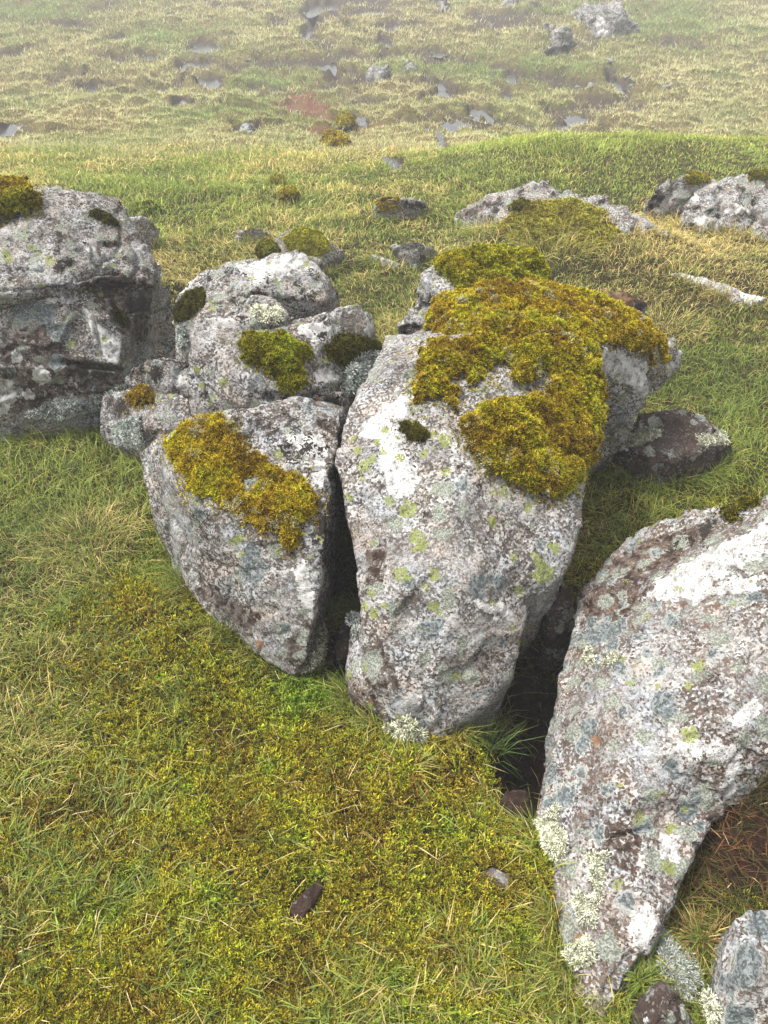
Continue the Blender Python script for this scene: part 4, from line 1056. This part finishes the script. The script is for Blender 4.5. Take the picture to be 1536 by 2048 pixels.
# near moss carpet
x, y = scatter(540000, .25, 3.0, 1.4)
m = moss_field(x, y)
keep = rng.random(len(x)) < np.clip(.35 + m, .0, 1) * np.clip(2.8 - y, .25, 1)
x, y = x[keep], y[keep]
z = ground_z(x, y)
cl = clear(x, y, z); ok = (cl > .015) & (rng.random(len(x)) > 1.2 * np.minimum(1, 1.3 * blob(x, y, 1090, 1340, .17) + 1.3 * blob(x, y, 1085, 1500, .13) + blob(x, y, 1068, 1595, .06) + blob(x, y, 690, 1290, .09) + blob(x, y, 685, 1150, .09) + .85 * blob(x, y, 1440, 1740, .18) + .7 * blob(x, y, 1510, 1650, .13)))
x, y, z = x[ok], y[ok], z[ok]
P = np.stack([x, y, z], 1)
D = rng.normal(0, .3, (len(x), 3)) + np.array([0, 0, 1]); D /= np.linalg.norm(D, axis=1)[:, None]
GROUND_MOSS = [(.12, .08, .02), (.23, .17, .03), (.30, .24, .035), (.33, .29, .035), (.34, .33, .04), (.27, .31, .035), (.18, .28, .03)]
hgt = .004 + .014 * np.clip(moss_field(x, y), 0, 1) * rng.random(len(x))
P[:, 2] += hgt * .8
mc = moss_tint(P * np.array([.5, .5, .5]), GROUND_MOSS, 3) * np.array([.94, .92, .62])
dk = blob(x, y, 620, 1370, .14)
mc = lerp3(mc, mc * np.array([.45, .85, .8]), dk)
br = rng.random(len(x)) < .05
mc[br] = np.array([.24, .36, .03])
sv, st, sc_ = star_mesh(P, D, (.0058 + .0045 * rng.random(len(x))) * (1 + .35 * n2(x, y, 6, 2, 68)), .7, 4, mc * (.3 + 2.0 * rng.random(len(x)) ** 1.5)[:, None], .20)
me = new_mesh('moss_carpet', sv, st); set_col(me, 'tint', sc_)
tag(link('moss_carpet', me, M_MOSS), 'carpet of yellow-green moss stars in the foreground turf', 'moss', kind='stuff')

# near grass
x, y = scatter(235000, .25, 3.4, 1.2)
m = moss_field(x, y)
clump = n2(x, y, 9, 2, 57)
stone_gap = blob(x, y, 612, 1805, .035) + blob(x, y, 988, 1765, .035)
keep = rng.random(len(x)) < (1 - .95 * np.minimum(1, 1.3 * stone_gap)) * np.clip(.92 - .85 * m + .9 * clump, .06, 1) * sstep(3.4, 3.0, y)
x, y = x[keep], y[keep]; z = ground_z(x, y); cl = clear(x, y, z); ok = (cl > .02) & (rng.random(len(x)) > np.minimum(.97, 1.3 * blob(x, y, 1100, 1340, .15) + 1.2 * blob(x, y, 1085, 1500, .13) + blob(x, y, 1068, 1595, .06) + blob(x, y, 690, 1290, .09) + blob(x, y, 685, 1150, .09)))
x, y, z, cl = x[ok], y[ok], z[ok], cl[ok]
n = len(x)
c, dry = blade_colour(x, y, n)
rr = (rng.random(n) < .35 * blob(x, y, 1450, 1740, .18)); c[rr] = RUSSET * (.5 + .6 * rng.random(rr.sum()))[:, None]
H = (.022 + .034 * rng.random(n)) * (1 + .7 * (rng.random(n) < .12)) * (1 + .35 * sstep(1.4, 2.4, y))
H = np.minimum(H, cl * .9)
ang = rng.random(n) * 6.28; le = np.abs(rng.normal(.55, .4, n)) + .5 * dry
lean = np.stack([np.cos(ang) * le, np.sin(ang) * le, np.zeros(n)], 1)
lean[:, 0] += .5 * n2(x, y, 2.5, 2, 58); lean[:, 1] += .5 * n2(x, y, 2.5, 2, 59)
Wd = .0016 + .0014 * rng.random(n); Wd[dry] *= .8
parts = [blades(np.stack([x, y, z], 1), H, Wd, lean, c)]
# dead straws lying on the moss
x, y = scatter(2200, .3, 2.6, 1.3)
z = ground_z(x, y); cl = clear(x, y, z); ok = (cl > .03) & (rng.random(len(x)) > blob(x, y, 1090, 1400, .2)); x, y, z = x[ok], y[ok], z[ok]; n = len(x)
ang = rng.random(n) * 6.28; le = 1.4 + 2.5 * rng.random(n)
c = lerp3(np.tile(np.array([.66, .54, .28]), (n, 1)), TAN, rng.random(n) * .7)
parts.append(blades(np.stack([x, y, z + .012], 1), .010 + .018 * rng.random(n), .0014 + .001 * rng.random(n), np.stack([np.cos(ang) * le, np.sin(ang) * le, np.zeros(n)], 1), c))
# taller fringe where the turf meets the stone
fx, fy, fdx, fdy = [], [], [], []
for R in ROCKS:
    if R.V[:, 1].min() > 7 or np.ptp(R.V[:, 0]) < .16: continue
    lowv = np.nonzero(np.abs(R.V[:, 2] - ground_z(R.V[:, 0], R.V[:, 1])) < .02)[0]
    lowv = lowv[R.facing[lowv] > -.4]
    if len(lowv) == 0: continue
    m = int(min(3600, len(lowv) * 1.3))
    i = rng.choice(lowv, m)
    o = .006 + .03 * rng.random(m) ** 2
    hn = R.N[i, :2] / (np.linalg.norm(R.N[i, :2], axis=1)[:, None] + 1e-6)
    fx.append(R.V[i, 0] + hn[:, 0] * o); fy.append(R.V[i, 1] + hn[:, 1] * o); fdx.append(hn[:, 0]); fdy.append(hn[:, 1])
x, y, dx, dy = map(np.concatenate, (fx, fy, fdx, fdy))
z = ground_z(x, y); cl = clear(x, y, z); ok = (cl > .02) & (rng.random(len(x)) > np.minimum(1, blob(x, y, 1100, 1340, .16) + 1.2 * blob(x, y, 1085, 1500, .13) + blob(x, y, 690, 1290, .09) + blob(x, y, 685, 1150, .09)))
ok &= rng.random(len(x)) < np.clip(.55 + 1.2 * n2(x, y, 7, 2, 77), .05, 1)
x, y, z, cl, dx, dy = x[ok], y[ok], z[ok], cl[ok], dx[ok], dy[ok]; n = len(x)
c, dry = blade_colour(x, y, n)
H = np.minimum((.03 + .05 * rng.random(n)) * (1 + .12 * y), cl * .95)
le = np.abs(rng.normal(.35, .3, n))
lean = np.stack([dx * le + rng.normal(0, .35, n), dy * le + rng.normal(0, .35, n), np.zeros(n)], 1)
parts.append(blades(np.stack([x, y, z], 1), H, np.maximum(.0018, .0009 * y) * (.6 + .6 * rng.random(n)), lean, c))
# middle grass
x, y = scatter(450000, 3.0, 8.6, 1.5)
keep = rng.random(len(x)) < sstep(3.0, 3.4, y) * np.clip(.85 + .5 * n2(x, y, 4, 2, 57), .2, 1) * sstep(8.6, 7.6, y + .6 * n2(x, y, 1, 2, 65))
x, y = x[keep], y[keep]; z = ground_z(x, y); cl = clear(x, y, z); ok = cl > .02
x, y, z, cl = x[ok], y[ok], z[ok], cl[ok]
n = len(x)
c, dry = blade_colour(x, y, n)
tall = .5 + .9 * np.clip(n2(x, y, 1.3, 3, 66) + .3, 0, 1)
H = np.minimum((.025 + .038 * rng.random(n)) * tall * (1 + .25 * dry), cl * .9)
ang = rng.random(n) * 6.28; le = np.abs(rng.normal(.45, .35, n)) + .25 * dry
lean = np.stack([np.cos(ang) * le, np.sin(ang) * le, np.zeros(n)], 1)
lean[:, 0] += .6 * n2(x, y, 1.5, 2, 58)
Wd = (.0009 * y) * (.5 + .5 * rng.random(n))
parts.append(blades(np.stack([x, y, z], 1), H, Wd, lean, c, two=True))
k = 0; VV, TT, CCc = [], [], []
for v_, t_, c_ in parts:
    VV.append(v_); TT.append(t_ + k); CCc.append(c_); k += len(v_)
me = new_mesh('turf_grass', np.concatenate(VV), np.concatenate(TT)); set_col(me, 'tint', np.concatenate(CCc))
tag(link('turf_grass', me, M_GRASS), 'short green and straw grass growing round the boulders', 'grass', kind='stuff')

# moor grass on the slope and the bog
nb = 140000
x, y = scatter(nb, 7.2, 62, 2.0)
zz, hag, pf, rf, wet = ground_z(x, y, True)
pr = np.clip(1 - .86 * sstep(.25, .8, hag), 0, 1) * sstep(1.3, 1.75, pf + .3 * n2(x, y, 2.2, 3, 43)) * np.clip(sstep(.85, 1.1, rf) + .10, 0, 1) * sstep(7.2, 8.2, y)
ok = rng.random(nb) < pr
x, y, zz = x[ok], y[ok], zz[ok]
K = 7
tx = np.repeat(x, K); ty = np.repeat(y, K)
sc = np.clip(ty / 16, .55, 1.6)
tx = tx + rng.normal(0, .07, len(tx)) * sc; ty = ty + rng.normal(0, .07, len(ty)) * sc
tz = ground_z(tx, ty)
n = len(tx)
s = .62 + .5 * n2(tx, ty, .35, 3, 81) + .3 * n2(tx, ty, 1.5, 2, 82)
gspots = np.zeros(n)
for (u, v, r) in [(560, 165, 1.1), (560, 240, .9), (440, 240, .9), (960, 145, 1.5), (1100, 140, 1.3), (40, 20, 2.5), (330, 70, 1.0), (1300, 40, 2.0)]:
    b = hit_base(u, v); gspots = np.maximum(gspots, np.exp(-(((tx - b[0]) / r) ** 2 + ((ty - b[1]) / (r * 1.3)) ** 2)))
s = s - 1.0 * gspots
s = s + .12
dryc = lerp3(np.tile(np.array([.76, .69, .36]), (n, 1)), np.array([.52, .45, .21]), np.clip(.4 + .9 * n2(tx, ty, 1.1, 2, 83) + rng.normal(0, .25, n), 0, 1))
grc = lerp3(np.tile(np.array([.24, .33, .10]), (n, 1)), np.array([.38, .44, .15]), rng.random(n))
c = np.where((rng.random(n) < np.clip(s, .05, .95))[:, None], dryc, grc) * (.7 + .6 * rng.random(n))[:, None]
H = (.045 + .065 * rng.random(n)) * np.clip(sc, .6, 1.3)
ang = rng.random(n) * 6.28; le = np.abs(rng.normal(.6, .35, n))
lean = np.stack([np.cos(ang) * le, np.sin(ang) * le, np.zeros(n)], 1)
Wd = .0009 * ty * (.6 + .8 * rng.random(n))
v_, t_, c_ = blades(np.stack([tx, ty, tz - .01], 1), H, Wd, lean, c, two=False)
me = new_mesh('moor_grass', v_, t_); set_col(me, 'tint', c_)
tag(link('moor_grass', me, M_GRASS), 'straw coloured moor grass covering the misty bog', 'grass', kind='stuff')


def tussock(label, u, v, z, nb, rad, h, cols, wd=.002, flat=.8, name='grass_tussock', cat='grass tussock', group=None):
    p = W(u, v, z)
    p[2] = ground_z(np.array([p[0]]), np.array([p[1]]))[0] if z < .02 else z
    ang = rng.random(nb) * 6.28; r = rad * np.sqrt(rng.random(nb))
    P = np.stack([np.cos(ang) * r, np.sin(ang) * r, np.zeros(nb) - .005], 1)
    le = flat * (.3 + rng.random(nb)) * (.5 + r / rad)
    a2 = ang + rng.normal(0, .5, nb)
    lean = np.stack([np.cos(a2) * le, np.sin(a2) * le, np.zeros(nb)], 1)
    cc = np.array(cols)[rng.integers(0, len(cols), nb)] * (.7 + .6 * rng.random(nb))[:, None]
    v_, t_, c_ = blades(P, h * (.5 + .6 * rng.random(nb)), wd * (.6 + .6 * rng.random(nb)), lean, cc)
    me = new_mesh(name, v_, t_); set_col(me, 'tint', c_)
    return tag(link(name, me, M_GRASS, tuple(p)), label, cat, group)


tussock('big straw tussock of fine blades left of the tapering boulder', 180, 1090, 0, 380, .14, .085, [STRAW, STRAW, OLIVE, LIME, TAN], .0016, .75)
tussock('loose olive tussock in the foreground below the straw tussock', 60, 1330, 0, 200, .10, .07, [OLIVE, STRAW, GREEN], .0016, .8)
tussock('dry tussock on the mossy hummock above the slab', 1110, 500, .14, 420, .2, .11, [STRAW, OLIVE, OLIVE, LIME], .004, .7)
tussock('straw tussock beside the orange-brown rock', 1330, 660, 0.0, 420, .18, .10, [STRAW, OLIVE, LIME, STRAW], .003, .7)
tussock('bright green rosette of grass against the white lichen tip of the long boulder', 1292, 1895, 0.02, 46, .012, .055, [GREEN, GREEN, LIME, TAN], .0042, 1.0, 'grass_rosette', 'grass tuft')
tussock('bright green grass rosette beside the purplish pointed stone', 1290, 1962, 0.02, 46, .012, .055, [GREEN, GREEN, DEEP, LIME], .0042, 1.0, 'grass_rosette', 'grass tuft')
tussock('green grass rosette under the right edge of the long boulder', 1495, 1590, 0.05, 40, .014, .065, [GREEN, GREEN, LIME], .004, 1.0, 'grass_rosette', 'grass tuft')
tussock('upright green grass tuft above the blue-grey corner rock', 1478, 1790, 0.02, 44, .014, .07, [GREEN, DEEP, LIME, TAN], .0036, .7, 'grass_rosette', 'grass tuft')
tussock('reddish brown dead grass tuft behind the pale lichen clump', 1400, 1880, 0.02, 90, .03, .06, [RUSSET, TAN, TAN, STRAW], .0016, 1.1, 'grass_rosette', 'grass tuft')
tussock('grass tuft with reddish dead blades left of the dark hollow', 815, 1560, 0.0, 60, .025, .07, [GREEN, LIME, RUSSET, TAN], .0028, 1.0, 'grass_rosette', 'grass tuft')
tussock('dark grass tuft growing out of the hollow under the middle boulder', 975, 1480, -.02, 90, .04, .12, [DEEP, DEEP, GREEN, OLIVE], .0022, .6, 'grass_rosette', 'grass tuft')
tussock('bright green clump in the moss left of the dark half-buried stone', 400, 1790, 0.0, 60, .03, .055, [GREEN, LIME, LIME], .0026, .9, 'grass_rosette', 'grass tuft')
tussock('green blades at the left picture edge low in the turf', 15, 1700, 0.0, 70, .03, .07, [GREEN, GREEN, LIME], .0028, .7, 'grass_rosette', 'grass tuft')
tussock('green grass clump right of centre near the bottom edge', 930, 1900, 0.0, 90, .05, .05, [GREEN, LIME, STRAW], .0024, .9, 'grass_rosette', 'grass tuft')

# two pale lichen clumps lying on the dark turf at the lower right
def clump(label, pts, pal, size):
    Pl = []
    for (u, v, r, nn) in pts:
        p = W(u, v, .03); q = p + rng.normal(0, 1, (nn, 3)) * np.array([r, r, r * .45]); Pl.append(q)
    P = np.concatenate(Pl); o = P.mean(0)
    D = P - np.array([o[0], o[1], o[2] - .03]); D /= np.linalg.norm(D, axis=1)[:, None] + 1e-9
    cs = moss_tint(P, pal, 2)
    sv, st, sc_ = star_mesh(P - o, D, np.full(len(P), size), .9, 4, cs, .22)
    me = new_mesh('lichen_clump', sv, st); set_col(me, 'tint', sc_)
    tag(link('lichen_clump', me, M_LICH, tuple(o)), label, 'lichen')


clump('whitish branching lichen clump on the dark turf between the lower right rocks', [(1322, 1880, .008, 260), (1335, 1900, .010, 420), (1352, 1930, .012, 520), (1372, 1945, .010, 380), (1368, 1970, .008, 240)], [(.40, .42, .38), (.52, .54, .49), (.62, .63, .58), (.68, .68, .63)], .007)
clump('little white lichen clump touching the top of the corner rock', [(1522, 1790, .008, 260), (1535, 1800, .008, 200)], LICHEN, .008)

# ------------------------------------------------------------------ air and light
hz = bpy.data.materials.new('haze'); hz.use_nodes = True
nt = hz.node_tree; nt.nodes.clear()
ho = nt.nodes.new('ShaderNodeOutputMaterial'); pv = nt.nodes.new('ShaderNodeVolumePrincipled')
pv.inputs['Color'].default_value = (.96, .97, .98, 1); pv.inputs['Density'].default_value = .0100
nt.links.new(pv.outputs[0], ho.inputs['Volume'])
V = np.array([(x, y, z) for x in (-260, 260) for y in (-12, 330) for z in (-4.8, 4.6)], dtype=float)
Fq = np.array([(0, 1, 3, 2), (4, 6, 7, 5), (0, 4, 5, 1), (2, 3, 7, 6), (0, 2, 6, 4), (1, 5, 7, 3)])
tag(link('haze', new_mesh('haze', V, Fq, False), hz), 'thin mist hanging over the whole hillside', 'mist', kind='stuff')

SUN_EL, SUN_AZ = math.radians(64), math.radians(270)      # azimuth clockwise from +Y
wd_ = bpy.data.worlds.new('World'); scene.world = wd_; wd_.use_nodes = True
wt = wd_.node_tree; wt.nodes.clear()
wo = wt.nodes.new('ShaderNodeOutputWorld'); bg = wt.nodes.new('ShaderNodeBackground'); sky = wt.nodes.new('ShaderNodeTexSky')
sky.sky_type = 'NISHITA'; sky.sun_disc = False; sky.sun_elevation = SUN_EL; sky.sun_rotation = SUN_AZ
sky.dust_density = 4.0; sky.ozone_density = 1.0
hs = wt.nodes.new('ShaderNodeHueSaturation'); hs.inputs['Saturation'].default_value = .09
wt.links.new(sky.outputs[0], hs.inputs['Color']); wt.links.new(hs.outputs[0], bg.inputs['Color']); wt.links.new(bg.outputs[0], wo.inputs['Surface'])
bg.inputs['Strength'].default_value = .105
sd = bpy.data.lights.new('sun', 'SUN'); sd.energy = 1.5; sd.angle = math.radians(11); sd.color = (1, .97, .92)
so = bpy.data.objects.new('sun', sd); C.objects.link(so)
dv = Vector((math.sin(SUN_AZ) * math.cos(SUN_EL), math.cos(SUN_AZ) * math.cos(SUN_EL), math.sin(SUN_EL)))
so.rotation_euler = dv.to_track_quat('Z', 'Y').to_euler()
scene.view_settings.view_transform = 'Standard'
scene.view_settings.look = 'None'
scene.view_settings.exposure = 1.52
scene.view_settings.gamma = 1.0
